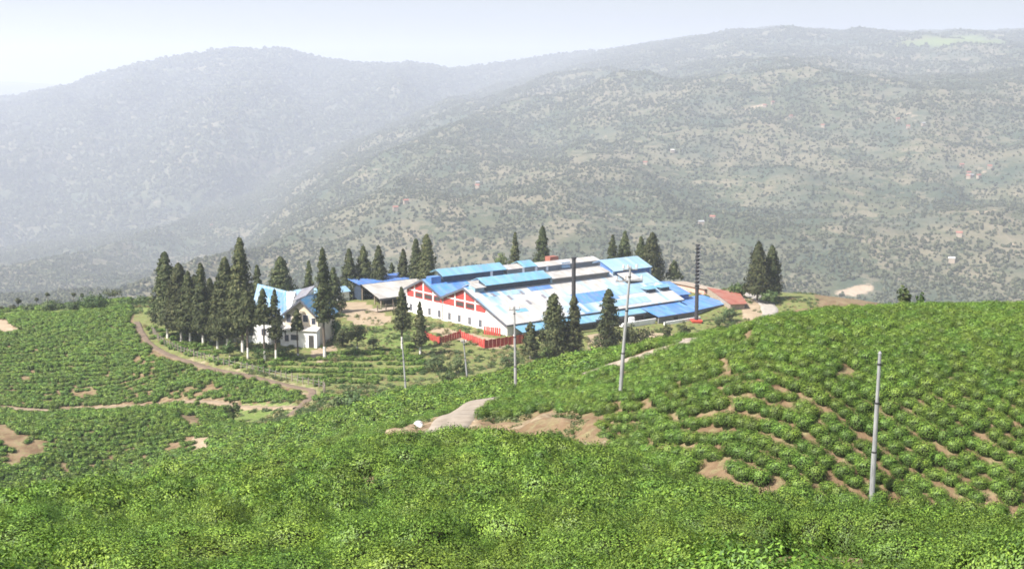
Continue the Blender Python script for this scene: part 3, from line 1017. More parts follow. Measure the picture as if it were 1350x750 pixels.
def factory():
    f = empty('tea_factory', FO, 'long white factory with red timbered gables and patched blue and white sheet roofs', 'factory', None, FA)
    L = 48.5
    rS = lambda y: 2.35 + (7.8 - 2.35) * y / 13.7          # front shed, near slope
    rV = lambda y: 7.8 - (7.8 - 4.9) * (y - 13.7) / 7.85     # down to the valley
    rB = lambda y: 4.9 + (7.83 - 4.9) * (y - 21.55) / 6.85
    rN = lambda y: 7.83 - (7.83 - 5.1) * (y - 28.4) / 6.45
    prof = [(0, -3), (34.85, -3), (34.85, 5.0), (28.4, 7.75), (21.55, 4.82), (13.7, 7.72), (0, 2.27)]
    b = MB()
    b.prism([(0, y, z) for y, z in prof], (.3, 0, 0))
    b.build('gable_wall', M['white'], f)
    b = MB()
    b.prism([(L - .3, y, z) for y, z in prof], (.3, 0, 0))
    b.build('end_wall', M['greywall'], f)
    b = MB()
    b.box(.3, L - .3, .0, .3, -3, 2.2)
    b.build('side_wall', M['white'], f)
    b = MB()
    b.box(.3, L - .3, 34.55, 34.85, -3, 4.9)
    b.build('side_wall', M['white'], f)
    # red gable panels
    for (y0, y1, bars, slopes) in ((6.9, 21.3, (10.2, 13.7, 17.1), (rS, rV)), (21.8, 34.6, (24.9, 28.4, 31.7), (rB, rN))):
        b = MB()
        poly = [(y0, 3.45), (y1, 3.45), (y1, 9), (y0, 9)]
        for fn, ya, yb in ((slopes[0], 0 if slopes[0] is rS else 21.55, 13.7 if slopes[0] is rS else 28.4), (slopes[1], 13.7 if slopes[0] is rS else 28.4, 21.55 if slopes[0] is rS else 34.85)):
            za, zb = fn(ya) - .3, fn(yb) - .3
            k = (zb - za) / (yb - ya)
            poly = clip_poly(poly, -k, 1, za - k * ya)
        b.prism([(-.05, y, z) for y, z in poly], (.05, 0, 0))
        b.build('red_panel', M['red'], f)
        def top(y):
            return min(slopes[0](y), slopes[1](y)) - .35
        for yb in bars:
            b = MB()
            b.box(-.14, -.053, yb - .2, yb + .2, 3.45, top(yb))
            b.build('stile', M['redtrim'], f)
        b = MB()
        zl = 5.0
        ys = [y for y in np.linspace(y0, y1, 200) if top(y) > zl + .15]
        b.box(-.11, -.056, ys[0], ys[-1], zl - .13, zl + .13)
        b.build('rail', M['redtrim'], f)
        b = MB()
        b.box(-.12, -.003, y0 - .2, y1 + .1, 3.2, 3.44)
        b.build('rail', M['redtrim'], f)
        cols = [(bars[0] + .35, bars[1] - .35), (bars[1] + .35, bars[2] - .35)]
        if slopes[0] is rB: cols.append((22.3, bars[0] - .35))
        for ya, yb in cols:
            b = MB()
            b.box(-.10, -.052, ya, yb, 3.7, 4.75)
            fr = b.build('window', M['red'], f)
            b = MB()
            b.box(-.12, -.101, ya + .12, yb - .12, 3.8, 4.65)
            b.build('pane', M['dark'], fr)
    for y in (33.2, 29.75, 26.3, 22.75, 19.15, 15.7, 12.2, 8.6):
        b = MB()
        b.box(-.06, -.001, y - .62, y + .62, .28, 2.02)
        fr = b.build('window', M['redtrim'], f)
        b = MB()
        b.box(-.075, -.061, y - .47, y - .03, .4, 1.9)
        b.box(-.075, -.061, y + .03, y + .47, .4, 1.9)
        b.build('pane', M['glass'], fr)
        b = MB()
        b.box(-.2, -.002, y - .75, y + .75, .14, .27)
        b.build('sill', M['concrete'], fr)
    b = MB()
    b.tube((-.12, 21.5, .1), (-.12, 21.5, 4.6), .09, .09)
    b.build('downpipe', M['steel'], f)
    # roofs
    o = -.55
    b = MB()
    b.slab((o, -.5, rS(-.5)), (L + .4, -.5, rS(-.5)), (L + .4, 13.7, 7.8), (o, 13.7, 7.8), .1)
    b.build('roof', M['mainroof'], f)
    b = MB()
    b.slab((o, 13.72, 7.82), (L + .4, 13.72, 7.82), (L + .4, 21.5, 4.95), (o, 21.5, 4.95), .1)
    b.build('roof', M['midblue'], f)
    b = MB()
    b.slab((o, 21.55, 4.97), (L + .4, 21.55, 4.97), (L + .4, 28.4, 7.83), (o, 28.4, 7.83), .1)
    b.build('roof', M['paleroof'], f)
    b = MB()
    b.slab((o, 28.42, 7.85), (L + .4, 28.42, 7.85), (L + .4, 35.4, 4.9), (o, 35.4, 4.9), .1)
    b.build('roof', M['paleroof'], f)
    b = MB()
    b.slab((o + .02, 21.6, 5.05), (9.5, 21.6, 5.05), (9.5, 28.3, 7.84), (o + .02, 28.3, 7.84), .04)
    b.build('roof_sheet', M['midblue'], f)
    b = MB()
    b.box(.4, 2.9, 26.2, 28.0, 6.9, 8.4)
    b.build('monitor_wall', M['midblue'], f)
    # barge boards on the gable
    for pts in (((-.5, rS(-.5)), (13.7, 7.8)), ((13.7, 7.8), (21.5, 4.95)), ((21.55, 4.97), (28.4, 7.83)), ((28.4, 7.83), (35.4, 4.9))):
        (ya, za), (yb, zb) = pts
        b = MB()
        b.prism([(-.62, ya, za - .42), (-.62, yb, zb - .42), (-.62, yb, zb + .06), (-.62, ya, za + .06)], (.06, 0, 0))
        b.build('barge_board', M['trim'], f)
    b = MB()
    b.box(-.5, L + .3, -.66, -.52, 1.9, 2.12)
    b.build('gutter', M['trim'], f)
    # blue painted sheets laid on the near slope
    for x0, x1, y0, y1, mm in ((22, 33, 3.0, 6.6, 'midblue'), (8.5, 12, 9.2, 10.7, 'paleblue'), (14, 20, 9.6, 11, 'midblue'), (5, 8, 3.0, 4.2, 'lightblue'), (27, 40, .4, 2.6, 'paleblue'), (33, 41, 4, 7.6, 'paleblue'), (44, 48.6, 7, 12.5, 'paleblue')):
        b = MB()
        b.slab((x0, y0, rS(y0) + .05), (x1, y0, rS(y0) + .05), (x1, y1, rS(y1) + .05), (x0, y1, rS(y1) + .05), .045)
        b.build('roof_sheet', M[mm], f)
    for x0, y0, l in ((7, 7.6, 1.5), (10, 5.2, 1.5), (4, 9.3, 1.3), (11, 8.8, 1.2), (15, 6.6, 1.2)):
        b = MB()
        b.slab((x0, y0, rS(y0) + .06), (x0 + .7, y0, rS(y0) + .06), (x0 + .7, y0 + l, rS(y0 + l) + .06), (x0, y0 + l, rS(y0 + l) + .06), .055)
        b.build('skylight', M['greyroof'], f)
    # front ridge monitor
    def monitor(x0, x1, yf, zf0, zf1, yb, zb1, ov, wall, roof, drop=.0):
        b = MB()
        b.box(x0, x1, yf, yf + .2, zf0 - .6, zf1)
        b.prism([(x0, yf + .2, zf0 - .6), (x0, yb, zf0 - .6), (x0, yb, zb1 - .05), (x0, yf + .2, zf1)], (.15, 0, 0))
        b.prism([(x1 - .15, yf + .2, zf0 - .6), (x1 - .15, yb, zf0 - .6), (x1 - .15, yb, zb1 - .05), (x1 - .15, yf + .2, zf1)], (.15, 0, 0))
        b.build('monitor_wall', M[wall], f)
        b = MB()
        k = (zb1 - zf1) / (yb - yf)
        b.slab((x0 - ov, yf - .6, zf1 - .6 * k + .12), (x1 + ov, yf - .6, zf1 - .6 * k + .12), (x1 + ov, yb, zb1 + .12), (x0 - ov, yb, zb1 + .12), .1)
        b.slab((x0 - ov, yb + .02, zb1 + .13), (x1 + ov, yb + .02, zb1 + .13), (x1 + ov, yb + 2.2, zb1 - .7), (x0 - ov, yb + 2.2, zb1 - .7), .1)
        b.build('monitor_roof', M[roof], f)
    monitor(.9, 3.3, 11.6, 7.05, 7.9, 13.7, 8.3, .1, 'paleblue', 'paleroof')
    monitor(3.6, 20.4, 11.6, 7.0, 8.35, 13.9, 9.35, .4, 'navy', 'lightblue')
    monitor(21.1, 37.3, 11.6, 7.0, 8.0, 13.7, 8.6, .2, 'greywall', 'paleroof')
    for x in (21.0, 37.4):
        b = MB()
        b.box(x - .25, x + .25, 11.45, 11.7, 6.9, 8.0)
        b.build('monitor_post', M['paleblue'], f)
    # back ridge monitor
    monitor(3.6, 19.9, 26.4, 7.0, 8.55, 28.4, 9.5, .5, 'navy', 'lightblue')
    monitor(20.9, 25.2, 26.4, 7.0, 8.3, 28.4, 8.8, .1, 'greywall', 'paleroof')
    monitor(25.6, 28.8, 26.4, 7.0, 8.5, 28.4, 9.35, .3, 'greywall', 'lightblue')
    monitor(29.4, 48.0, 26.4, 7.0, 8.1, 28.4, 8.6, .1, 'greywall', 'paleroof')
    for x in (16.5, 25.4, 29.1, 32.3):
        b = MB()
        b.box(x - .3, x + .3, 26.2, 26.39, 6.7, 8.3)
        b.build('monitor_post', M['white'], f)
    b = MB()
    b.box(36.5, 39.0, 26.1, 26.38, 7.1, 8.4)
    b.build('window', M['paleblue'], f)
    b = MB()
    b.box(35.3, 37.8, 28.8, 30.6, 7.0, 9.5)
    b.build('water_tank', M['rust'], f)
    # high blue house at the far end of the front ridge
    monitor(39.2, 50.0, 11.7, 6.6, 8.0, 16.1, 9.75, .45, 'deepblue', 'paleblue')
    for x in (39.0, 50.2):
        b = MB()
        b.box(x - .25, x + .25, 11.5, 11.69, 6.0, 7.9)
        b.build('monitor_post', M['paleblue'], f)
    # flat cream hatch and two blue roof vents on the near slope
    b = MB()
    b.slab((39.5, 7.6, rS(7.6) + .9), (43.5, 7.6, rS(7.6) + .9), (43.5, 11, rS(11) + .7), (39.5, 11, rS(11) + .7), .15)
    b.build('roof_hatch', M['paleroof'], f)
    b = MB()
    b.box(39.7, 43.3, 7.9, 10.9, rS(7.9) - .2, rS(7.9) + .7)
    b.build('roof_hatch', M['dark'], f)
    for x in (41.2, 45.4):
        y = 3.6
        b = MB()
        b.box(x + .2, x + 2.9, y, y + 1.7, rS(y) - .2, rS(y) + .75)
        v = b.build('roof_vent', M['navy'], f)
        b = MB()
        zt = rS(y) + .78
        b.prism([(x, y - .3, zt), (x, y + 2.0, zt), (x, y + .85, zt + .55)], (3.1, 0, 0))
        b.build('vent_cap', M['lightblue'], v)
    # lean-to roofs on the near side
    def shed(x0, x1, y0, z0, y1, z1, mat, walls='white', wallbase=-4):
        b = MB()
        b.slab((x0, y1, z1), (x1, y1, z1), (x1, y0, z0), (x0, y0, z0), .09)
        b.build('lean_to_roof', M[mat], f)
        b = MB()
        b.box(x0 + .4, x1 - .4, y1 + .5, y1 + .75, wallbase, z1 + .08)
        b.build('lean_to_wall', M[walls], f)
        b = MB()
        b.box(x0 + .1, x1 - .1, y1 - .02, y1 + .05, z1 - .42, z1 - .1)
        b.build('fascia', M['trim'], f)
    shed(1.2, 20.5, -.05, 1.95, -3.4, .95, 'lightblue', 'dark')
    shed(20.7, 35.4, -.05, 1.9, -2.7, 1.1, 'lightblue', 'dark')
    shed(35.6, 47.2, -.05, 1.85, -6.1, .55, 'midblue', 'greywall')
    for x in (24.5, 30.0):
        b = MB()
        b.box(x, x + 1.2, -3.4, -2.75, -3, .6)
        b.build('buttress', M['white'], f)
    # white and pink front annex below the lean-to
    b = MB()
    b.box(26.5, 35.6, -5.0, -3.6, -5, -.4)
    b.box(26.3, 35.8, -5.15, -4.85, -.4, .1)
    b.build('plinth', M['white'], f)
    b = MB()
    b.box(26.48, 35.62, -5.05, -5.002, -1.9, -1.0)
    b.build('painted_band', M['pink'], f)
    b = MB()
    b.box(36.2, 47.0, -7.2, -6.9, -4.5, -.5)
    b.build('plinth', M['white'], f)
    b = MB()
    b.box(40.5, 41.7, -5.66, -5.61, -2.5, .2)
    b.build('door', M['dark'], f)
    # east end: blue roofs stepping down
    b = MB()
    b.slab((48.9, 2.5, 2.6), (55.2, 3.5, 2.25), (60.5, 15.5, 3.1), (48.9, 17.0, 4.0), .09)
    b.build('lean_to_roof', M['midblue'], f)
    b = MB()
    b.prism([(48.9, 2.9, 2.3), (54.8, 3.9, 1.95), (60.0, 15.2, 2.8), (48.9, 16.5, 3.7)], (0, 0, -6))
    b.build('lean_to_wall', M['deepblue'], f)
    b = MB()
    b.slab((47.4, -4.7, .35), (61.8, -1.4, .05), (61.2, 6.0, 1.1), (47.4, 3.5, 1.6), .09)
    b.build('lean_to_roof', M['midblue'], f)
    b = MB()
    b.prism([(47.6, -4.1, .1), (61.3, -.9, -.2), (61.0, 5.5, .7), (47.6, 3.2, 1.2)], (0, 0, -4.5))
    b.build('lean_to_wall', M['white'], f)
    b = MB()
    b.prism([(47.4, -4.72, .26), (61.8, -1.42, -.04), (61.8, -1.42, -.5), (47.4, -4.72, -.2)], (0, -.05, 0))
    b.build('fascia', M['trim'], f)
factory()

def chimney(p, h, r, label, strakes, box=None):
    e = empty('chimney', p, label, 'chimney', 'black steel chimneys of the factory')
    b = MB()
    n = 14
    b.tube((0, 0, -.5), (0, 0, h), r, r * .85, n)
    b.build('stack', M['stack'], e)
    b = MB()
    b.tube((0, 0, h - .25), (0, 0, h + .05), r * 1.15, r * 1.15, n)
    b.build('rim', M['stack'], e)
    if strakes:
        b = MB()
        turns, seg = 5.5, 120
        for k in range(2):
            for i in range(seg):
                a0, a1 = (2 * math.pi * turns * q / seg + k * math.pi for q in (i, i + 1))
                z0, z1 = (h * .5 + (h * .49) * q / seg for q in (i, i + 1))
                for ra, rb in ((r * .86, r * 1.45),):
                    b.poly([(ra * math.cos(a0), ra * math.sin(a0), z0), (rb * math.cos(a0), rb * math.sin(a0), z0), (rb * math.cos(a1), rb * math.sin(a1), z1), (ra * math.cos(a1), ra * math.sin(a1), z1)])
                    b.poly([(ra * math.cos(a0), ra * math.sin(a0), z0 + .06), (rb * math.cos(a0), rb * math.sin(a0), z0 + .06), (rb * math.cos(a1), rb * math.sin(a1), z1 + .06), (ra * math.cos(a1), ra * math.sin(a1), z1 + .06)])
        b.build('helical_fin', M['steel'], e)
    b = MB()
    b.tube((0, 0, h * .48), (0, 0, h * .48 + .2), r * 1.12, r * 1.12, n)
    b.tube((0, 0, h * .25), (0, 0, h * .25 + .2), r * 1.12, r * 1.12, n)
    b.build('flange', M['stack'], e)
    if box:
        b = MB()
        b.box(-.95, .95, -.95, .95, -.6, 1.5)
        b.box(-1.15, 1.15, -1.15, 1.15, 1.5, 1.7)
        b.build('base_box', M['orange'], e)
    return e
pc = fw(44.2, -8.6); pc[2] = at(914, 432, pc[1])[2]
chimney(pc, 17.7, .42, 'tall black chimney with finned upper half rising from a red base box', True, True)
ps = fw(13.2, -4.6); ps[2] = PZ - 1.4
chimney(ps, 16.2, .46, 'black chimney rising in front of the long factory roof behind two dark trees', False)

# ------------------------------------------------------------------ sheds beside the factory
def open_shed(name, label, corners, z0s, mat, wall=None, base=-1.0, cat='shed', post='timber', posts=None):
    """corners: four (x,y) in factory frame; z0s: eave/ridge heights per corner"""
    e = empty(name, FO, label, cat, None, FA)
    P = [(x, y, z) for (x, y), z in zip(corners, z0s)]
    b = MB()
    b.slab(*P, .12)
    b.build('roof', M[mat], e)
    b = MB()
    (xa, ya), (xb, yb) = corners[0], corners[1]
    b.prism([(xa, ya, z0s[0] - .5), (xb, yb, z0s[1] - .5), (xb, yb, z0s[1] - .13), (xa, ya, z0s[0] - .13)], (0, .06, 0))
    b.build('fascia', M['trim'], e)
    for (x, y, z) in posts or []:
        b = MB()
        b.box(x - .1, x + .1, y - .1, y + .1, base, z)
        b.build('post', M[post], e)
    if wall:
        for (x0, x1, y0, y1, zt, mm) in wall:
            b = MB()
            b.box(x0, x1, y0, y1, base, zt)
            b.build('wall', M[mm], e)
    return e
open_shed('blue_roofed_shed', 'long shed with a deep blue roof behind the pale roofed open shed', [(-.6, 52.9), (16, 53.4), (16, 58.5), (-.6, 58)], [3.7, 3.7, 4.5, 4.5], 'deepblue',
          wall=[(0.2, 15.5, 57, 57.3, 4.0, 'white'), (.2, .5, 53.6, 57, 3.6, 'navy')], posts=[(.4, 53.3, 3.7), (4, 53.4, 3.7), (8, 53.5, 3.7)])
open_shed('pale_roofed_shed', 'open shed with a wide cream sheet roof left of the red gables', [(-3.2, 40.6), (14.5, 41.2), (14.8, 52.4), (-.4, 52.2)], [2.35, 2.35, 3.75, 3.75], 'paleroof',
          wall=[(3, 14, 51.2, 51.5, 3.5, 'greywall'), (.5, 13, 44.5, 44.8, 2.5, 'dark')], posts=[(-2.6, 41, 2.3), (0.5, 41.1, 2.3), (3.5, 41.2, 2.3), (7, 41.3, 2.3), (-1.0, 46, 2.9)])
def small_house():
    e = empty('white_hut', fw(-3.2, 57.5), 'small white hut with a bluish roof on the sandy bank', 'hut', None, FA)
    b = MB(); b.box(-1.5, 1.5, -2, 2, -.5, 2.0); b.build('wall', M['white'], e)
    b = MB(); b.prism([(-1.8, -2.3, 2), (-1.8, 2.3, 2), (-1.8, 0, 3)], (3.6, 0, 0)); b.build('roof', M['paleblue'], e)
    b = MB(); b.box(-1.56, -1.502, -.5, .4, -.4, 1.5); b.build('door', M['dark'], e)
small_house()
def deck():
    e = empty('timber_platform', fw(-3.6, 39.3, -.4), 'timber railed platform on posts above the sandy bank', 'platform', None, FA)
    b = MB(); b.box(-2.4, 4.2, -1.9, 1.6, .55, .72); b.build('deck', M['timber'], e)
    for x in (-2.2, 0, 2, 4):
        b = MB(); b.box(x - .08, x + .08, -1.85, -1.69, -1.6, 2.1); b.build('post', M['post'], e)
    for z in (1.25, 1.7):
        b = MB(); b.box(-2.4, 4.2, -1.83, -1.72, z, z + .1); b.build('rail', M['post'], e)
    b = MB(); b.box(-2.2, 4.0, 1.2, 1.35, -1.6, .5); b.build('back_wall', M['dark'], e)
deck()
def rust_roof():
    e = empty('rusty_shed', FO, 'low shed with a rusty red sheet roof beyond the blue roofs at the drive', 'shed', None, FA)
    b = MB(); b.slab((57.5, -6.2, .9), (61.5, -7.4, .8), (69.0, 1.5, 1.3), (66.5, 9.5, 1.9), .1); b.build('roof', M['rust'], e)
    b = MB(); b.prism([(58, -5.6, .7), (61.3, -6.8, .6), (68.5, 1.4, 1.1), (66, 8.8, 1.7)], (0, 0, -3)); b.build('wall', M['timber'], e)
    e = empty('brown_shed', FO, 'long low brown roofed shed along the back of the blue east roofs', 'shed', None, FA)
    b = MB(); b.slab((66, 9.8, 1.5), (70, 8, 1.2), (72.5, 22, 1.2), (67, 23, 1.6), .1); b.build('roof', M['timber'], e)
    b = MB(); b.prism([(66.4, 10.2, 1.3), (69.6, 8.6, 1.0), (72, 21.5, 1.0), (67.3, 22.5, 1.4)], (0, 0, -3)); b.build('wall', M['pink'], e)
rust_roof()

# red sheet fence below the gables
def red_fence():
    e = empty('red_fence', FO, 'red painted sheet fence zigzagging below the white gable wall', 'fence', None, FA)
    pl = [(-14.2, 7.4), (-15.4, 1.2), (-8.3, 4.2), (-10.3, -6.2), (-3.4, -6.4), (-.4, -6.2)]
    for i in range(len(pl) - 1):
        a, b_ = np.array(pl[i]), np.array(pl[i + 1])
        d = (b_ - a) / np.linalg.norm(b_ - a)
        n = np.array([-d[1], d[0]]) * .08
        b = MB()
        z0 = -1.6
        k = int(np.linalg.norm(b_ - a) / .45)
        for j in range(k):
            p, q = a + (b_ - a) * j / k, a + (b_ - a) * (j + 1) / k
            o = n * (1 if j % 2 else -1) * .5
            h = 1.25 + .06 * math.sin(j * 1.7 + i)
            b.prism([(*(p + o), z0), (*(q + o), z0), (*(q + o), h), (*(p + o), h)], (*(n * .3), 0))
        b.build('sheet_panel', M['red'], e)
        b = MB()
        b.box(a[0] - .13, a[0] + .13, a[1] - .13, a[1] + .13, -1.6, 1.5)
        b.build('post', M['redtrim'] if i in (4,) else M['red'], e)
    e2 = empty('red_screen', FO, 'short red sheet screen standing against the white gable wall', 'screen', None, FA)
    b = MB()
    for j in range(8):
        y = 4.1 - j * .45
        b.box(-2.6 + .03 * (j % 2) + j * .18, -2.5 + .03 * (j % 2) + j * .18, y - .45, y, -.6, 1.55)
    b.build('sheet_panel', M['red'], e2)
red_fence()

# ------------------------------------------------------------------ bungalow with the turquoise roof
def bungalow():
    D0 = 250.0
    base = at(396, 459, D0)
    base[2] = PZ
    e = empty('bungalow', base, 'two-storey white bungalow with steep turquoise roofs among tall conifers', 'house', None, rad(-14))
    # local: x right, y away, px 1 = .1405 m
    # right wing, gable towards the viewer
    b = MB()
    b.prism([(-3.1, 0, -.8), (3.6, 0, -.8), (3.6, 0, 5.6), (.4, 0, 8.7), (-3.1, 0, 5.9)], (0, 8.5, 0))
    b.build('wall', M['cream'], e)
    b = MB()
    b.box(-3.3, 4.0, -1.6, -.01, -.8, 3.3)
    b.build('wall', M['white'], e)
    b = MB()
    b.slab((-3.5, -1.9, 3.3), (4.2, -1.9, 3.3), (4.2, 0, 3.75), (-3.5, 0, 3.75), .1)
    b.build('porch_roof', M['concrete'], e)
    b = MB()
    b.slab((-3.9, -.6, 5.5), (.4, -.6, 8.95), (.4, 9, 8.95), (-3.9, 9, 5.5), .12)
    b.slab((.42, -.6, 8.95), (4.3, -.6, 5.2), (4.3, 9, 5.2), (.42, 9, 8.95), .12)
    b.build('roof', M['turquoise'], e)
    for pts in (((-3.9, 5.5), (.4, 8.95)), ((.42, 8.95), (4.3, 5.2))):
        (xa, za), (xb, zb) = pts
        b = MB()
        b.prism([(xa, -.66, za - .45), (xb, -.66, zb - .45), (xb, -.66, zb + .03), (xa, -.66, za + .03)], (0, .05, 0))
        b.build('barge_board', M['trim'], e)
    # left wing, long steep roof facing the viewer
    b = MB()
    b.prism([(-10.4, 2.0, -.8), (-10.4, 9.0, -.8), (-10.4, 9.0, 5.4), (-10.4, 5.5, 9.3), (-10.4, 2.0, 5.4)], (7.3, 0, 0))
    b.build('wall', M['white'], e)
    b = MB()
    b.slab((-10.9, 1.4, 5.0), (-3.3, 1.4, 5.0), (-4.9, 5.5, 9.4), (-10.9, 5.5, 10.6), .12)
    b.slab((-10.9, 5.52, 10.6), (-4.9, 5.52, 9.4), (-3.3, 9.6, 5.0), (-10.9, 9.6, 5.0), .12)
    b.build('roof', M['turquoise'], e)
    b = MB()
    b.box(-10.6, -5.4, -1.0, 1.98, -.8, 4.9)
    b.build('wall', M['white'], e)
    b = MB()
    b.slab((-11.0, -1.5, 4.9), (-5.0, -1.5, 4.7), (-5.0, 2.0, 5.2), (-11.0, 2.0, 5.4), .14)
    b.build('porch_roof', M['timber'], e)
    # windows
    def win(x, y, z, w_, h, face='y'):
        b = MB()
        b.box(x - w_ / 2 - .1, x + w_ / 2 + .1, y - .05, y - .002, z - .1, z + h + .1)
        fr = b.build('window', M['redtrim'], e)
        b = MB()
        b.box(x - w_ / 2, x + w_ / 2, y - .065, y - .051, z, z + h)
        b.build('pane', M['glass'], fr)
    win(-2.2, 0, 4.4, .9, 1.5); win(1.2, 0, 4.6, 1.0, 1.3); win(2.8, 0, 4.2, .8, 1.2)
    win(-2.0, -1.6, 1.1, .8, 1.2); win(-.4, -1.6, 1.4, 1.5, 1.0); win(-9.5, -1, 1.7, .9, 1.2); win(-6.9, -1, 1.9, .9, 1.2)
    b = MB(); b.box(2.4, 3.4, -1.66, -1.602, .1, 2.4); b.build('door', M['dark'], e)
    b = MB(); b.box(1.9, 4.6, -2.6, -1.7, -.8, -.3); b.build('step', M['white'], e)
    # roof lantern (grey) between the wings
    b = MB()
    b.slab((-2.6, 3.2, 8.0), (.2, 3.0, 9.2), (.2, 7.5, 10.4), (-2.6, 7.5, 9.6), .15)
    b.build('rear_roof', M['greyroof'], e)
    b = MB()
    b.prism([(-2.4, 3.6, 7.6), (0, 3.4, 8.9), (0, 7.2, 10.1), (-2.4, 7.2, 9.3)], (0, 0, -4))
    b.build('wall', M['white'], e)
bungalow()
def canopy():
    p = at(395, 385, 278); p[2] = PZ
    e = empty('carport', p, 'flat grey-blue sheet canopy on posts behind the turquoise bungalow', 'canopy', None, rad(20))
    b = MB(); b.slab((-4.2, -2, 5.4), (4.2, -2, 5.6), (4.2, 2, 6.1), (-4.2, 2, 5.9), .15); b.build('roof', M['paleblue'], e)
    for x in (-3.8, 0, 3.8):
        for y in (-1.7, 1.7):
            b = MB(); b.box(x - .08, x + .08, y - .08, y + .08, -.6, 5.5 + .1 * y); b.build('post', M['steel'], e)
canopy()

# ------------------------------------------------------------------ fence along the estate road
def fence():
    pl, hw = ROADS['fence_road']
    t = np.gradient(pl, axis=0)
    t /= np.linalg.norm(t, axis=1, keepdims=True)
    nrm = np.stack([-t[:, 1], t[:, 0]], 1)
    line = pl + nrm * 2.0
    seg = np.concatenate([[0], np.cumsum(np.linalg.norm(np.diff(line, axis=0), axis=1))])
    sel = np.arange(10, min(seg[-1] - 15, 98), 1.45)
    X, Y = np.interp(sel, seg, line[:, 0]), np.interp(sel, seg, line[:, 1])
    Z = height(X, Y)
    o = np.array([X[0], Y[0], Z[0]])
    e = empty('post_fence', o, 'row of short pale fence posts with wires along the earth road below the conifers', 'fence')
    rng = np.random.default_rng(2)
    for i in range(len(X)):
        b = MB()
        p = np.array([X[i], Y[i], Z[i]]) - o
        h = rng.uniform(1.15, 1.45)
        b.tube(p - (0, 0, .3), p + (rng.normal() * .06, rng.normal() * .06, h), .11, .095, 6)
        b.build('post', M['post'], e)
    b = MB()
    for i in range(len(X) - 1):
        for z in (.45, .95):
            b.tube((X[i] - o[0], Y[i] - o[1], Z[i] + z - o[2]), (X[i + 1] - o[0], Y[i + 1] - o[1], Z[i + 1] + z - o[2]), .018, .018, 4)
    b.build('wire', M['steel'], e)
fence()

# ------------------------------------------------------------------ power poles
def pole(px, py, D, top_px, top_py, label, arms):
    p = at(px, py, D)
    p[2] = hz(p[0], p[1])
    tp = at(top_px, top_py, D) - p
    e = empty('utility_pole', p, label, 'utility pole', 'steel utility poles across the tea slopes')
    b = MB()
    n = 3
    prev = np.array([0, 0, -.8])
    for i in range(n):
        q = tp * (i + 1) / n
        r0 = .15 - .028 * i
        b.tube(prev, q, r0, r0 - .008, 10)
        prev = q
    b.build('pole', M['steel'], e)
    for t in (.34, .67, .93):
        q = tp * t
        b = MB()
        b.tube(q - (0, 0, .05), q + np.array([0, 0, .05]), .165 - .06 * t, .165 - .06 * t, 10)
        b.build('clamp_band', M['stack'], e)
    b = MB()
    b.tube(tp, tp + np.array([0, 0, .12]), .11, .05, 10)
    b.build('cap', M['steel'], e)
    for fr, wd, dx in arms:
        q = tp * fr
        dv = np.array([math.cos(dx), math.sin(dx), 0])
        b = MB()
        b.tube(q - dv * wd, q + dv * wd, .06, .06, 6)
        a = b.build('crossarm', M['steel'], e)
        for s in (-.92, -.3, .92):
            b = MB()
            r = q + dv * wd * s
            b.tube(r, r + np.array([0, 0, .14]), .03, .03, 6)
            b.tube(r + np.array([0, 0, .14]), r + np.array([0, 0, .36]), .09, .06, 8)
            b.build('insulator', M['porcelain'], a)
    return e
pole(1149, 655, 70, 1160, 466, 'bare pale steel pole standing before the right hillside', [])
pole(817, 507, 95, 831, 353, 'tall leaning steel pole with two crossarms on the bend of the spur', [(.985, .55, .3), (.90, 1.0, .2)])
pole(680, 513, 125, 678, 405, 'slim upright steel pole in front of the red fence end', [(.97, .5, .2)])
pole(618, 506, 178, 611, 449, 'short leaning steel pole below the red fence with a pale top', [(.97, .35, .4)])
pole(536, 513, 176, 530, 446, 'pale pole beside the white trunk of the conifer at the terraces', [])

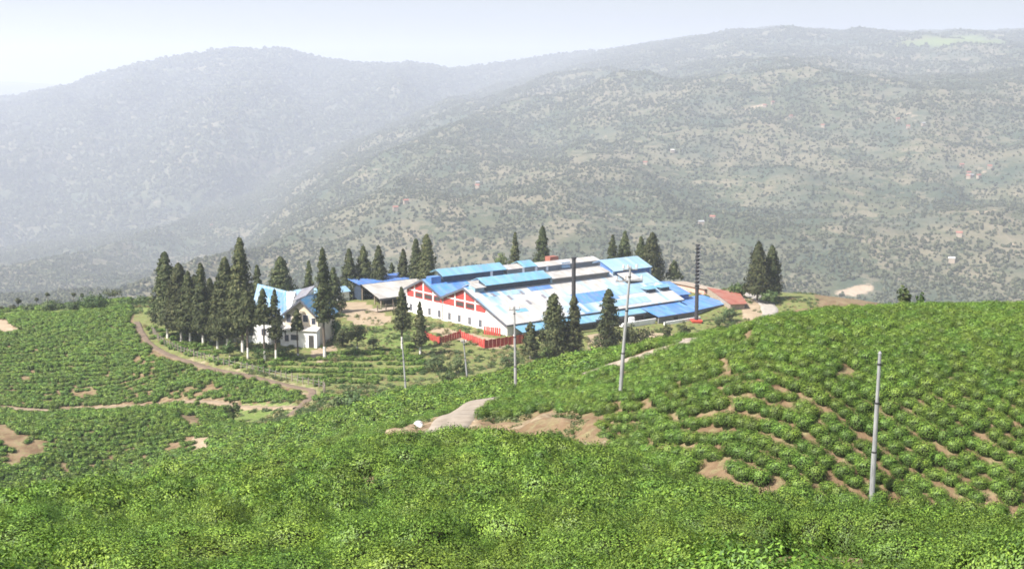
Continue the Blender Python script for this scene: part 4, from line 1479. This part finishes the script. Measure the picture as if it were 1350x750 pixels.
# ------------------------------------------------------------------ trees
def conifer_mesh(H, Wd, bare, seed, mat='conifer', lobes=None, pw=.8, leaf=.5):
    rng = np.random.default_rng(seed)
    ch = H - bare
    nb = int(np.clip(32 * ch * Wd / 6.0, 140, 900))
    u = rng.random(nb) ** 1.15
    z = bare + u * ch * .97
    prof = (1 - u) ** pw * np.minimum(1, .62 + u * 3.0)
    th = rng.random(nb) * 2 * math.pi
    rr = Wd / 2 * prof * (.85 + .3 * np.sin(th * 2 + seed) * .5 + rng.normal(size=nb) * .12)
    rad_in = rng.random(nb) ** .45
    cx, cy = rr * rad_in * np.cos(th), rr * rad_in * np.sin(th)
    per = 15
    cs = (.26 + .42 * prof) * Wd / 5 * 1.05
    n = nb * per
    off = rng.normal(size=(nb, per, 3))
    off /= np.linalg.norm(off, axis=2, keepdims=True)
    off *= rng.random((nb, per, 1)) ** .4
    off = off * cs[:, None, None] * np.array([1, 1, .85])
    P = np.stack([cx, cy, z], 1)[:, None] + off
    P[..., 2] -= (np.hypot(P[..., 0], P[..., 1]) * .16)
    Nn = off / cs[:, None, None] + np.stack([np.cos(th), np.sin(th), np.full(nb, .35)], 1)[:, None] * .8 + rng.normal(size=(nb, per, 3)) * .35
    form = off / np.linalg.norm(off, axis=2, keepdims=True) + np.stack([np.cos(th), np.sin(th), np.full(nb, .25)], 1)[:, None] * .9
    P = P.reshape(-1, 3)
    Nn = Nn.reshape(-1, 3)
    form = form.reshape(-1, 3)
    # leader
    k = 24
    zt = rng.uniform(.86, 1.0, k)
    Pt = np.stack([rng.normal(size=k) * .22 * (1.02 - zt) * 6, rng.normal(size=k) * .22 * (1.02 - zt) * 6, bare + zt * ch], 1)
    P = np.concatenate([P, Pt])
    Nn = np.concatenate([Nn, rng.normal(size=(k, 3)) + np.array([0, 0, .3])])
    form = np.concatenate([form, Nn[-k:]]) * .8 + Nn * .4
    s = leaf * rng.uniform(.7, 1.3, len(P)) * (.75 + .05 * Wd)
    s[-k:] *= .7
    return quads_mesh('crown', leaf_quads(P, Nn, s, .55, rng, droop=.8), M[mat], None, form)

def trunk_mesh(H, r, top, seed, white=1.6, limbs=0, bare=0, Wd=0):
    rng = np.random.default_rng(seed)
    b = MB()
    n = 6
    prev = np.array([0, 0, -.6])
    pr = r * 1.15
    zs = [white] + list(np.linspace(white, top, n)[1:])
    for i, z in enumerate(zs):
        q = np.array([rng.normal() * .05 * (i > 0), rng.normal() * .05 * (i > 0), z])
        nr = r * (1 - .85 * z / H) 
        b.tube(prev, q, pr, max(nr, .03), 8, 1 if i == 0 else 0)
        prev, pr = q, max(nr, .03)
    for k in range(limbs):
        z = rng.uniform(min(bare, top * .85), top * .9)
        a = rng.random() * 6.28
        l = Wd * .38 * (1 - (z - bare) / max(H - bare, 1))
        b.tube((0, 0, z), (math.cos(a) * l, math.sin(a) * l, z + l * .35), r * .3, r * .08, 5)
    me = bpy.data.meshes.new('trunk')
    me.from_pydata(b.v, [], b.f)
    me.materials.append(M['bark'])
    me.materials.append(M['limewash'])
    me.polygons.foreach_set('material_index', b.mi)
    me.update()
    return me

def stand(px, py, D):
    """foot of a tree: the ground met at that photo point if it agrees with the planned distance"""
    g = ground_hit(px, py, max(20, D - 60), D + 60, .5)
    if 170 < D < 265 and abs(g[1] - D) < 40:
        return g, g[1]
    p = at(px, py, D)
    p[2] = hz(p[0], p[1])
    return p, D
_tid = [100]
def conifer(px, top_py, base_py, wpx, D, label, bare=.2, white=1.5, group='tall conifers around the estate buildings', name='conifer_tree', mat='conifer', pw=.8):
    _tid[0] += 1
    sd = _tid[0]
    p, D = stand(px, base_py, D)
    tz = at(px, top_py, D)[2]
    H = tz - p[2]
    Wd = wpx * D / F * (2.0 if px < 345 else 1.72)
    e = empty(name, p, label, 'tree', group, random.random() * 6)
    link('trunk', trunk_mesh(H, .11 + .008 * H, H * .93, sd, white, 10, H * bare, Wd), e)
    link('crown', conifer_mesh(H, Wd, H * bare, sd, mat, pw=pw), e)
    return e

def broadleaf_mesh(H, Wd, bare, seed, mat, leaf=.4, flat=1.0):
    rng = np.random.default_rng(seed)
    ch = H - bare
    nb = int(np.clip(14 * Wd * ch / 5, 26, 160))
    d = rng.normal(size=(nb, 3))
    d /= np.linalg.norm(d, axis=1, keepdims=True)
    d *= rng.random((nb, 1)) ** .4
    C = d * np.array([Wd / 2, Wd / 2, ch / 2]) * .8 + np.array([0, 0, bare + ch / 2])
    per = 16
    off = rng.normal(size=(nb, per, 3))
    off /= np.linalg.norm(off, axis=2, keepdims=True)
    cs = Wd * .13 * rng.uniform(.7, 1.4, (nb, 1, 1))
    P = (C[:, None] + off * cs * rng.random((nb, per, 1)) ** .4).reshape(-1, 3)
    P[:, 2] = np.maximum(P[:, 2], .03)
    Nn = (off + d[:, None] * .7 + np.array([0, 0, .4]) + rng.normal(size=(nb, per, 3)) * .4).reshape(-1, 3)
    form = (off + d[:, None] * .8 + np.array([0, 0, .2])).reshape(-1, 3) + Nn * .3
    return quads_mesh('crown', leaf_quads(P, Nn, leaf * rng.uniform(.7, 1.3, len(P)), .6, rng), M[mat], None, form)

def broadleaf(name, cat, px, top_py, base_py, wpx, D, label, group, bare=.2, mat='broadleaf', white=.0, leaf=.4, sink=0):
    _tid[0] += 1
    sd = _tid[0]
    p, D = stand(px, base_py, D)
    p[2] -= sink
    H = max(.7, at(px, top_py, D)[2] - p[2])
    Wd = wpx * D / F * (1.45 if cat == 'shrub' else 1.25)
    e = empty(name, p, label, cat, group, random.random() * 6)
    link('trunk', trunk_mesh(H, .05 + .014 * H, H * .7, sd, max(white, .05), 6, H * bare, Wd), e)
    link('crown', broadleaf_mesh(H, Wd, H * bare, sd, mat, leaf), e)
    return e

CON = [
    # left stand above the fenced road
    (221, 331, 446, 26, 258, 'conifer at the far left end of the stand above the fenced road', .2, 2.2),
    (239, 346, 450, 27, 255, 'broad conifer second from the left end of the stand above the fence', .2, 2.2),
    (251, 357, 454, 22, 251, 'conifer between the two broad left conifers and the pointed one of the stand', .22, 2.2),
    (268, 346, 457, 21, 249, 'narrow pointed conifer in the middle of the stand above the fenced road', .2, 2.2),
    (287, 373, 462, 18, 245, 'lower conifer tucked below the two tall ones left of the turquoise roof', .2, 2.2),
    (300, 338, 462, 25, 248, 'tall conifer just left of the tallest one beside the turquoise roof', .2, 2.2),
    (320, 311, 464, 24, 256, 'tallest conifer of all, rising left of the turquoise roof', .2, 2.2),
    (341, 349, 440, 16, 272, 'thin conifer top behind the apex of the turquoise roof', .2, 1.5),
    (327, 384, 473, 24, 238, 'young conifer before the left end of the bungalow', .55, 2.0),
    (349, 380, 475, 21, 237, 'slim conifer standing before the middle of the turquoise roof', .55, 2.0),
    (364, 380, 476, 17, 237, 'slim conifer hiding the joint of the two bungalow wings', .33, 2.0),
    (393, 407, 472, 15, 238, 'small conifer before the cream gable of the bungalow', .6, .8),
    (372, 338, 440, 29, 280, 'full conifer behind the roof of the bungalow', .15, 1.0),
    (409, 343, 440, 16, 284, 'narrow conifer behind the flat canopy', .15, 1.0),
    (428, 325, 474, 21, 240, 'big conifer with a long bare white-footed trunk right of the bungalow', .36, 2.4),
    (441, 352, 440, 22, 285, 'conifer behind the big one at the right of the bungalow', .1, 1.0),
    (230, 352, 440, 24, 266, 'conifer behind the first two of the left stand, half hidden', .12, 1.5),
    (259, 362, 445, 22, 262, 'conifer half hidden behind the narrow pointed one of the left stand', .12, 1.5),
    (279, 366, 450, 22, 258, 'conifer filling the gap right of the narrow pointed one of the left stand', .12, 1.5),
    (310, 362, 452, 24, 254, 'conifer filling the foot of the tallest one in the left stand', .14, 1.5),
    # behind the west sheds
    (461, 327, 386, 20, 306, 'leftmost of the three even conifers behind the deep blue shed', .12, 1.0),
    (480, 323, 386, 21, 308, 'middle one of the three even conifers behind the deep blue shed', .12, 1.0),
    (500, 323, 386, 21, 308, 'right one of the three even conifers behind the deep blue shed', .12, 1.0),
    (517, 346, 386, 12, 316, 'small conifer in the gap behind the deep blue shed', .12, 1.0),
    (532, 327, 386, 17, 312, 'slender conifer between the small one and the pair left of the gables', .12, 1.0),
    (549, 314, 386, 20, 312, 'left conifer of the tall pair behind the left red gable', .12, 1.0),
    (563, 308, 386, 23, 310, 'right and taller conifer of the pair behind the left red gable', .12, 1.0),
    # behind the factory
    (679, 305, 384, 15, 330, 'lone pointed conifer behind the long back ridge of the factory', .1, 1.0),
    (715, 297, 384, 20, 330, 'tall conifer behind the factory left of the black chimney', .1, 1.0),
    (807, 309, 384, 17, 335, 'leftmost conifer of the clump behind the high blue roof', .1, 1.0),
    (823, 304, 384, 21, 338, 'tallest conifer of the clump behind the high blue roof', .1, 1.0),
    (844, 311, 384, 19, 338, 'third conifer from the left in the clump behind the high blue roof', .1, 1.0),
    (859, 306, 384, 25, 334, 'broad right-hand conifer of the clump behind the high blue roof', .1, 1.0),
    (888, 343, 382, 15, 336, 'small conifer with a bare stem beyond the east blue roofs', .35, .3),
    # before the factory
    (530, 378, 462, 19, 238, 'conifer on a long white trunk before the pale roofed shed', .36, 2.6),
    (554, 397, 469, 15, 236, 'smaller conifer beside the corner of the red fence', .22, 2.0),
    (699, 424, 474, 17, 226, 'small conifer at the right end of the red fence', .16, 1.3),
    (730, 386, 474, 28, 228, 'broad dark conifer before the long factory roof', .1, 1.0),
    (756, 388, 474, 19, 227, 'dark conifer in front of the lower black chimney', .1, 1.0),
    (802, 380, 463, 23, 226, 'single conifer before the middle of the blue patched roof', .1, 1.0),
    # right pair on the ridge
    (998, 318, 402, 25, 300, 'left and taller conifer of the pair beside the pale drive', .18, .3),
    (1016, 323, 402, 23, 303, 'right conifer of the pair beside the pale drive', .14, .3),
]
for (px, t, b_, wp, D, lab, bare, wh) in CON:
    conifer(px, t, b_, wp, D, lab, bare, wh, pw=(.5 if 690 < px < 810 and D < 250 else .62 if wp > 22 else .75))

BL = [
    ('tree', 'tree', 471, 425, 466, 25, 236, 'round topped tree with a white foot on the lawn left of the terraces', None, .32, 'conifer', 1.2, .4),
    ('tree', 'tree', 308, 524, 556, 22, 196, 'small round tree standing alone in the grassy hollow', None, .15, 'broadleaf', .1, .4),
    ('shrub', 'shrub', 466, 514, 541, 36, 178, 'dark spreading shrub above the lower tea band', 'shrubs around the estate', .05, 'paleleaf', .1, .4),
    ('shrub', 'shrub', 447, 520, 541, 22, 180, 'paler shrub left of the dark spreading shrub', 'shrubs around the estate', .05, 'paleleaf', .1, .4),
    ('tree', 'tree', 661, 329, 386, 20, 328, 'bushy olive tree beside the lone conifer behind the factory', None, .1, 'paleleaf', .3, .5),
    ('tree', 'tree', 1191, 372, 400, 20, 112, 'pale bushy tree on the crest of the right hill', None, .1, 'paleleaf', .1, .3),
    ('shrub', 'shrub', 1213, 382, 400, 11, 112, 'small dark shrub on the crest right of the pale bushy tree', 'shrubs around the estate', .05, 'broadleaf', .1, .25),
    ('shrub', 'shrub', 973, 371, 400, 20, 305, 'leafy shrub left of the conifer pair by the drive', 'shrubs around the estate', .05, 'broadleaf', .1, .5),
    ('shrub', 'shrub', 1014, 380, 402, 22, 298, 'pale leafy shrub at the foot of the conifer pair', 'shrubs around the estate', .05, 'paleleaf', .1, .5),
    ('shrub', 'shrub', 832, 424, 462, 20, 224, 'tall dark shrub left of the pink and white annex', 'shrubs around the estate', .05, 'conifer', .1, .4),
    ('shrub', 'shrub', 851, 430, 462, 26, 224, 'wide shrub below the pink and white annex', 'shrubs around the estate', .05, 'conifer', .1, .4),
    ('shrub', 'shrub', 879, 422, 450, 14, 235, 'small round shrub below the edge of the east lean-to', 'shrubs around the estate', .05, 'conifer', .1, .35),
    ('shrub', 'shrub', 902, 419, 447, 14, 236, 'dark shrub just left of the red base of the tall chimney', 'shrubs around the estate', .05, 'conifer', .1, .35),
    ('shrub', 'shrub', 962, 402, 425, 18, 258, 'dark shrub before the rusty red roof', 'shrubs around the estate', .05, 'paleleaf', .1, .4),
    ('shrub', 'shrub', 948, 410, 432, 16, 250, 'low shrub at the end of the white lean-to wall', 'shrubs around the estate', .05, 'paleleaf', .1, .4),
    ('shrub', 'shrub', 720, 455, 482, 18, 216, 'bright shrub at the foot of the small conifer by the red fence', 'shrubs around the estate', .05, 'broadleaf', .1, .4),
    ('shrub', 'shrub', 672, 462, 492, 22, 214, 'olive shrub on the bank below the red fence end', 'shrubs around the estate', .03, 'paleleaf', .1, .4),
    ('shrub', 'shrub', 604, 470, 492, 24, 216, 'green shrub on the bank left of the broad leaved plant', 'shrubs around the estate', .03, 'paleleaf', .1, .4),
    ('shrub', 'shrub', 572, 468, 490, 26, 222, 'green shrub below the left corner of the red fence', 'shrubs around the estate', .03, 'paleleaf', .1, .4),
    ('shrub', 'shrub', 590, 488, 504, 24, 208, 'low green shrub at the top edge of the tea below the bank', 'shrubs around the estate', .03, 'broadleaf', .1, .4),
    ('shrub', 'shrub', 700, 474, 492, 16, 214, 'low bright shrub beside the tea edge right of the slim pole', 'shrubs around the estate', .03, 'broadleaf', .1, .4),
    ('shrub', 'shrub', 440, 420, 446, 22, 258, 'bright leafy shrub right of the big white footed conifer', 'shrubs around the estate', .05, 'broadleaf', .1, .4),
    ('shrub', 'shrub', 452, 432, 458, 22, 248, 'dark shrub below the sandy bank', 'shrubs around the estate', .05, 'conifer', .1, .4),
    ('shrub', 'shrub', 492, 442, 462, 14, 234, 'low shrub right of the round topped tree', 'shrubs around the estate', .05, 'paleleaf', .1, .35),
    ('shrub', 'shrub', 303, 446, 470, 16, 243, 'bright shrub between white trunks left of the bungalow', 'shrubs around the estate', .05, 'broadleaf', .1, .35),
    ('shrub', 'shrub', 342, 456, 474, 22, 241, 'green shrub before the left wing of the bungalow', 'shrubs around the estate', .05, 'broadleaf', .1, .35),
    ('shrub', 'shrub', 372, 458, 474, 20, 240, 'green shrub before the joint of the bungalow wings', 'shrubs around the estate', .05, 'broadleaf', .1, .35),
    # far left ridge
    ('shrub', 'shrub', 70, 396, 423, 26, 300, 'shrub with grey-green crown on the far left ridge', 'shrubs on the far left ridge', .05, 'paleleaf', .1, .5),
    ('shrub', 'shrub', 96, 398, 422, 26, 298, 'dense shrub left of the big leafy one on the far left ridge', 'shrubs on the far left ridge', .05, 'paleleaf', .1, .5),
    ('shrub', 'shrub', 125, 389, 420, 36, 296, 'biggest leafy shrub on the far left ridge', 'shrubs on the far left ridge', .05, 'broadleaf', .1, .5),
    ('shrub', 'shrub', 170, 396, 418, 26, 300, 'dark shrub left of the stand of conifers on the far left ridge', 'shrubs on the far left ridge', .05, 'broadleaf', .1, .5),
    ('shrub', 'shrub', 192, 392, 416, 24, 304, 'shrub touching the left end of the conifer stand', 'shrubs on the far left ridge', .05, 'broadleaf', .1, .5),
    ('shrub', 'shrub', 40, 402, 424, 24, 310, 'low shrub right of the dark pair at the left edge', 'shrubs on the far left ridge', .05, 'paleleaf', .1, .5),
    ('tree', 'tree', 18, 402, 420, 12, 312, 'dark little tree by the left edge on the far ridge', None, .1, 'conifer', .1, .4),
    ('tree', 'tree', 2, 403, 420, 10, 312, 'dark little tree cut by the left edge of the photo', None, .1, 'conifer', .1, .4),
    ('tree', 'tree', 25, 392, 416, 7, 318, 'thin tufted tree above the dark little trees on the far ridge', None, .45, 'conifer', .1, .35),
    ('tree', 'tree', 49, 392, 412, 5, 330, 'tiny tufted tree on the skyline of the far left ridge', None, .6, 'conifer', .1, .3),
    ('tree', 'tree', 64, 385, 412, 6, 330, 'taller thin tufted tree on the skyline of the far left ridge', None, .7, 'conifer', .1, .3),
    ('tree', 'tree', 98, 385, 408, 6, 332, 'left tufted tree of the two above the biggest leafy shrub', None, .65, 'conifer', .1, .3),
    ('tree', 'tree', 109, 386, 408, 5, 332, 'right tufted tree of the two above the biggest leafy shrub', None, .6, 'conifer', .1, .3),
    ('tree', 'tree', 150, 384, 410, 28, 326, 'flat topped tree on the skyline between the shrubs of the far left ridge', None, .62, 'conifer', .1, .4),
]
for (nm, cat, px, t, b_, wp, D, lab, grp, bare, mat, wh, lf) in BL:
    broadleaf(nm, cat, px, t, b_, wp, D, lab, grp, bare, mat, wh, lf)

def banana():
    p = at(642, 496, 214)
    p[2] = hz(p[0], p[1])
    e = empty('banana_plant', p, 'broad leaved banana-like plant with drooping leaves below the red fence', 'plant')
    rng = np.random.default_rng(8)
    for k in range(3):
        b = MB()
        x, y = rng.normal() * .5, rng.normal() * .4
        h = rng.uniform(1.8, 2.6)
        b.tube((x, y, -.3), (x + .1, y, h), .16, .1, 8)
        b.build('stem', M['timber'], e)
        for j in range(8):
            a = rng.random() * 6.28
            l = rng.uniform(1.3, 2.1)
            dv = np.array([math.cos(a), math.sin(a), 0])
            sd = np.array([-math.sin(a), math.cos(a), 0])
            b = MB()
            pts = []
            for t in np.linspace(0, 1, 6):
                q = np.array([x, y, h]) + dv * l * t * .85 + np.array([0, 0, l * (.75 * t - 1.05 * t * t)])
                wd = .34 * math.sin(math.pi * min(1, .12 + t * .88)) + .03
                pts.append((q - sd * wd, q + np.array([0, 0, .05]), q + sd * wd))
            for i in range(5):
                b.poly([pts[i][0], pts[i][1], pts[i + 1][1], pts[i + 1][0]])
                b.poly([pts[i][1], pts[i][2], pts[i + 1][2], pts[i + 1][1]])
            b.build('leaf', M['broadleaf'], e)
banana()

# weeds and low scrub on the estate ground: uncountable
def scrub():
    rng = np.random.default_rng(77)
    def tuft(seed, mat):
        q = np.random.default_rng(seed)
        n = 60
        d = q.normal(size=(n, 3)); d[:, 2] = np.abs(d[:, 2])
        d /= np.linalg.norm(d, axis=1, keepdims=True)
        P = d * np.array([.5, .5, .45]) * q.random((n, 1)) ** .5
        return quads_mesh('weed', leaf_quads(P, d + q.normal(size=(n, 3)) * .5, .26 * q.uniform(.6, 1.3, n), .4, q), M[mat])
    colw = variant_collection('wd', [tuft(1, 'paleleaf'), tuft(2, 'broadleaf'), tuft(3, 'paleleaf'), tuft(4, 'drygrass')])
    n = 30000
    Y = np.where(np.arange(n) < 8000, rng.uniform(76, 113, n), rng.uniform(170, 335, n))
    X = rng.uniform(-.46, .34, n) * Y
    Z = height(X, Y)
    px, py = proj(X, Y, Z)
    f = (X - FO[0]) * FU[0] + (Y - FO[1]) * FU[1]
    g = (X - FO[0]) * FV[0] + (Y - FO[1]) * FV[1]
    built = (f > -2) & (f < 64) & (g > -9) & (g < 37)
    yard = ((f > -17) & (f < 0) & (g > -6) & (g < 40)) | inside([(438, 392), (480, 398), (502, 412), (530, 424), (520, 432), (485, 430), (455, 426), (440, 415)], px, py)
    terr = (inside(TERRACE, px, py) | inside(TERRACE2, px, py))
    plat = inside(PLATEAU, px, py) & (Y > 205)
    hollow = inside([(300, 530), (445, 524), (440, 562), (330, 568), (285, 560)], px, py) & (Y > 170) & (Y < 216)
    den = fbm(X * .12, Y * .12)
    cut = inside(BARE[0][0], px, py) & (Y > 76) & (Y < 113) & (vnoise(X * .5, Y * .5) > .33)
    bank = inside([(545, 455), (700, 458), (700, 500), (540, 512)], px, py)
    ok = (cut | (plat & ~built & ~terr & (~yard | (den > .56)) & ((den > .45) | bank)) | (hollow & (den > .42)) | (terr & (rng.random(n) < .15))) & (road_dist(X, Y) > .3)
    X, Y, Z = X[ok], Y[ok], Z[ok]
    s = np.where(Y < 120, .55, 1) * rng.uniform(.5, 1.5, len(X)) * (.6 + .9 * vnoise(X * .2, Y * .2))
    scatter('weeds', np.stack([X, Y, Z - .02], 1), rng.uniform(0, 6.28, len(X)), np.stack([s, s, s * rng.uniform(.5, 1.2, len(X))], 1), colw, 'weeds and low scrub on the grassy ground of the estate')
scrub()

# ------------------------------------------------------------------ small things
def rock():
    p = at(552, 554, 107)
    p[2] = hz(p[0], p[1])
    rng = np.random.default_rng(5)
    b = MB()
    import bmesh
    bm = bmesh.new()
    bmesh.ops.create_icosphere(bm, subdivisions=2, radius=.42)
    for v in bm.verts:
        v.co *= .85 + .8 * mnoise.noise(v.co * 2.6)
        v.co.z = max(v.co.z * .8, -.2)
    me = bpy.data.meshes.new('boulder')
    bm.to_mesh(me)
    bm.free()
    me.materials.append(M['rock'])
    o = link('boulder', me)
    o.location = p + np.array([0, 0, .2])
    tag(o, 'single white boulder beside the bend of the gravel road', 'boulder')
rock()
def tank():
    p = at(772, 466, 224)
    p[2] = hz(p[0], p[1])
    e = empty('water_tank', p, 'blue plastic water tank beside the dark conifers', 'water tank')
    b = MB()
    b.tube((0, 0, -.2), (0, 0, 1.7), .85, .85, 16)
    b.build('body', M['tarp'], e)
    b = MB()
    b.tube((0, 0, 1.7), (0, 0, 2.0), .85, .3, 16)
    b.build('lid', M['tarp'], e)
tank()

# ------------------------------------------------------------------ air
HAZE_D = 0.0002
def haze():
    b = MB()
    b.box(-14000, 14000, -150, 16500, -2400, 340)
    m = bpy.data.materials.new('haze')
    m.use_nodes = True
    nt = m.node_tree
    nt.nodes.clear()
    out = nt.nodes.new('ShaderNodeOutputMaterial')
    v = nt.nodes.new('ShaderNodeVolumePrincipled')
    v.inputs['Color'].default_value = (.84, .885, 1, 1)
    v.inputs['Density'].default_value = HAZE_D
    v.inputs['Anisotropy'].default_value = .2
    nt.links.new(v.outputs[0], out.inputs['Volume'])
    o = b.build('haze', m)
    tag(o, kind='stuff')
haze()

# ------------------------------------------------------------------ light, camera, render
W = bpy.data.worlds.new('World')
S.world = W
W.use_nodes = True
nt = W.node_tree
bg = nt.nodes['Background']
sky = nt.nodes.new('ShaderNodeTexSky')
sky.sky_type = 'NISHITA'
sky.sun_disc = False
EL = 50
sx, sy = -.80, -.60
sky.sun_elevation = rad(EL)
sky.sun_rotation = math.atan2(sx, sy) % (2 * math.pi)
sky.air_density = 1.0
sky.dust_density = 3.0
sky.ozone_density = 1.0
nt.links.new(sky.outputs[0], bg.inputs['Color'])
bg.inputs['Strength'].default_value = .088
ld = bpy.data.lights.new('sun', 'SUN')
ld.energy = 5.0
ld.angle = rad(.5)
ld.color = (1, .965, .91)
lo = bpy.data.objects.new('sun', ld)
COL.objects.link(lo)
sd = Vector((sx * math.cos(rad(EL)), sy * math.cos(rad(EL)), math.sin(rad(EL))))
lo.rotation_euler = sd.to_track_quat('Z', 'Y').to_euler()
lo.location = (-60, -60, 120)

cd = bpy.data.cameras.new('camera')
cam = bpy.data.objects.new('camera', cd)
COL.objects.link(cam)
cam.location = (0, 0, 0)
cam.rotation_euler = (rad(90) - PIT, 0, 0)
cd.sensor_width = 36
cd.lens = F / 1350 * 36
cd.clip_start = .1
cd.clip_end = 30000
S.camera = cam
S.view_settings.view_transform = 'Standard'
S.view_settings.look = 'None'
S.view_settings.exposure = 1.1
S.view_settings.gamma = 1
S.cycles.use_denoising = True
S.cycles.max_bounces = 6
S.cycles.diffuse_bounces = 2
S.cycles.glossy_bounces = 2
S.cycles.transmission_bounces = 3
S.cycles.volume_bounces = 1
S.cycles.transparent_max_bounces = 4
S.cycles.pixel_filter_type = 'BLACKMAN_HARRIS'
S.cycles.filter_width = 1.7
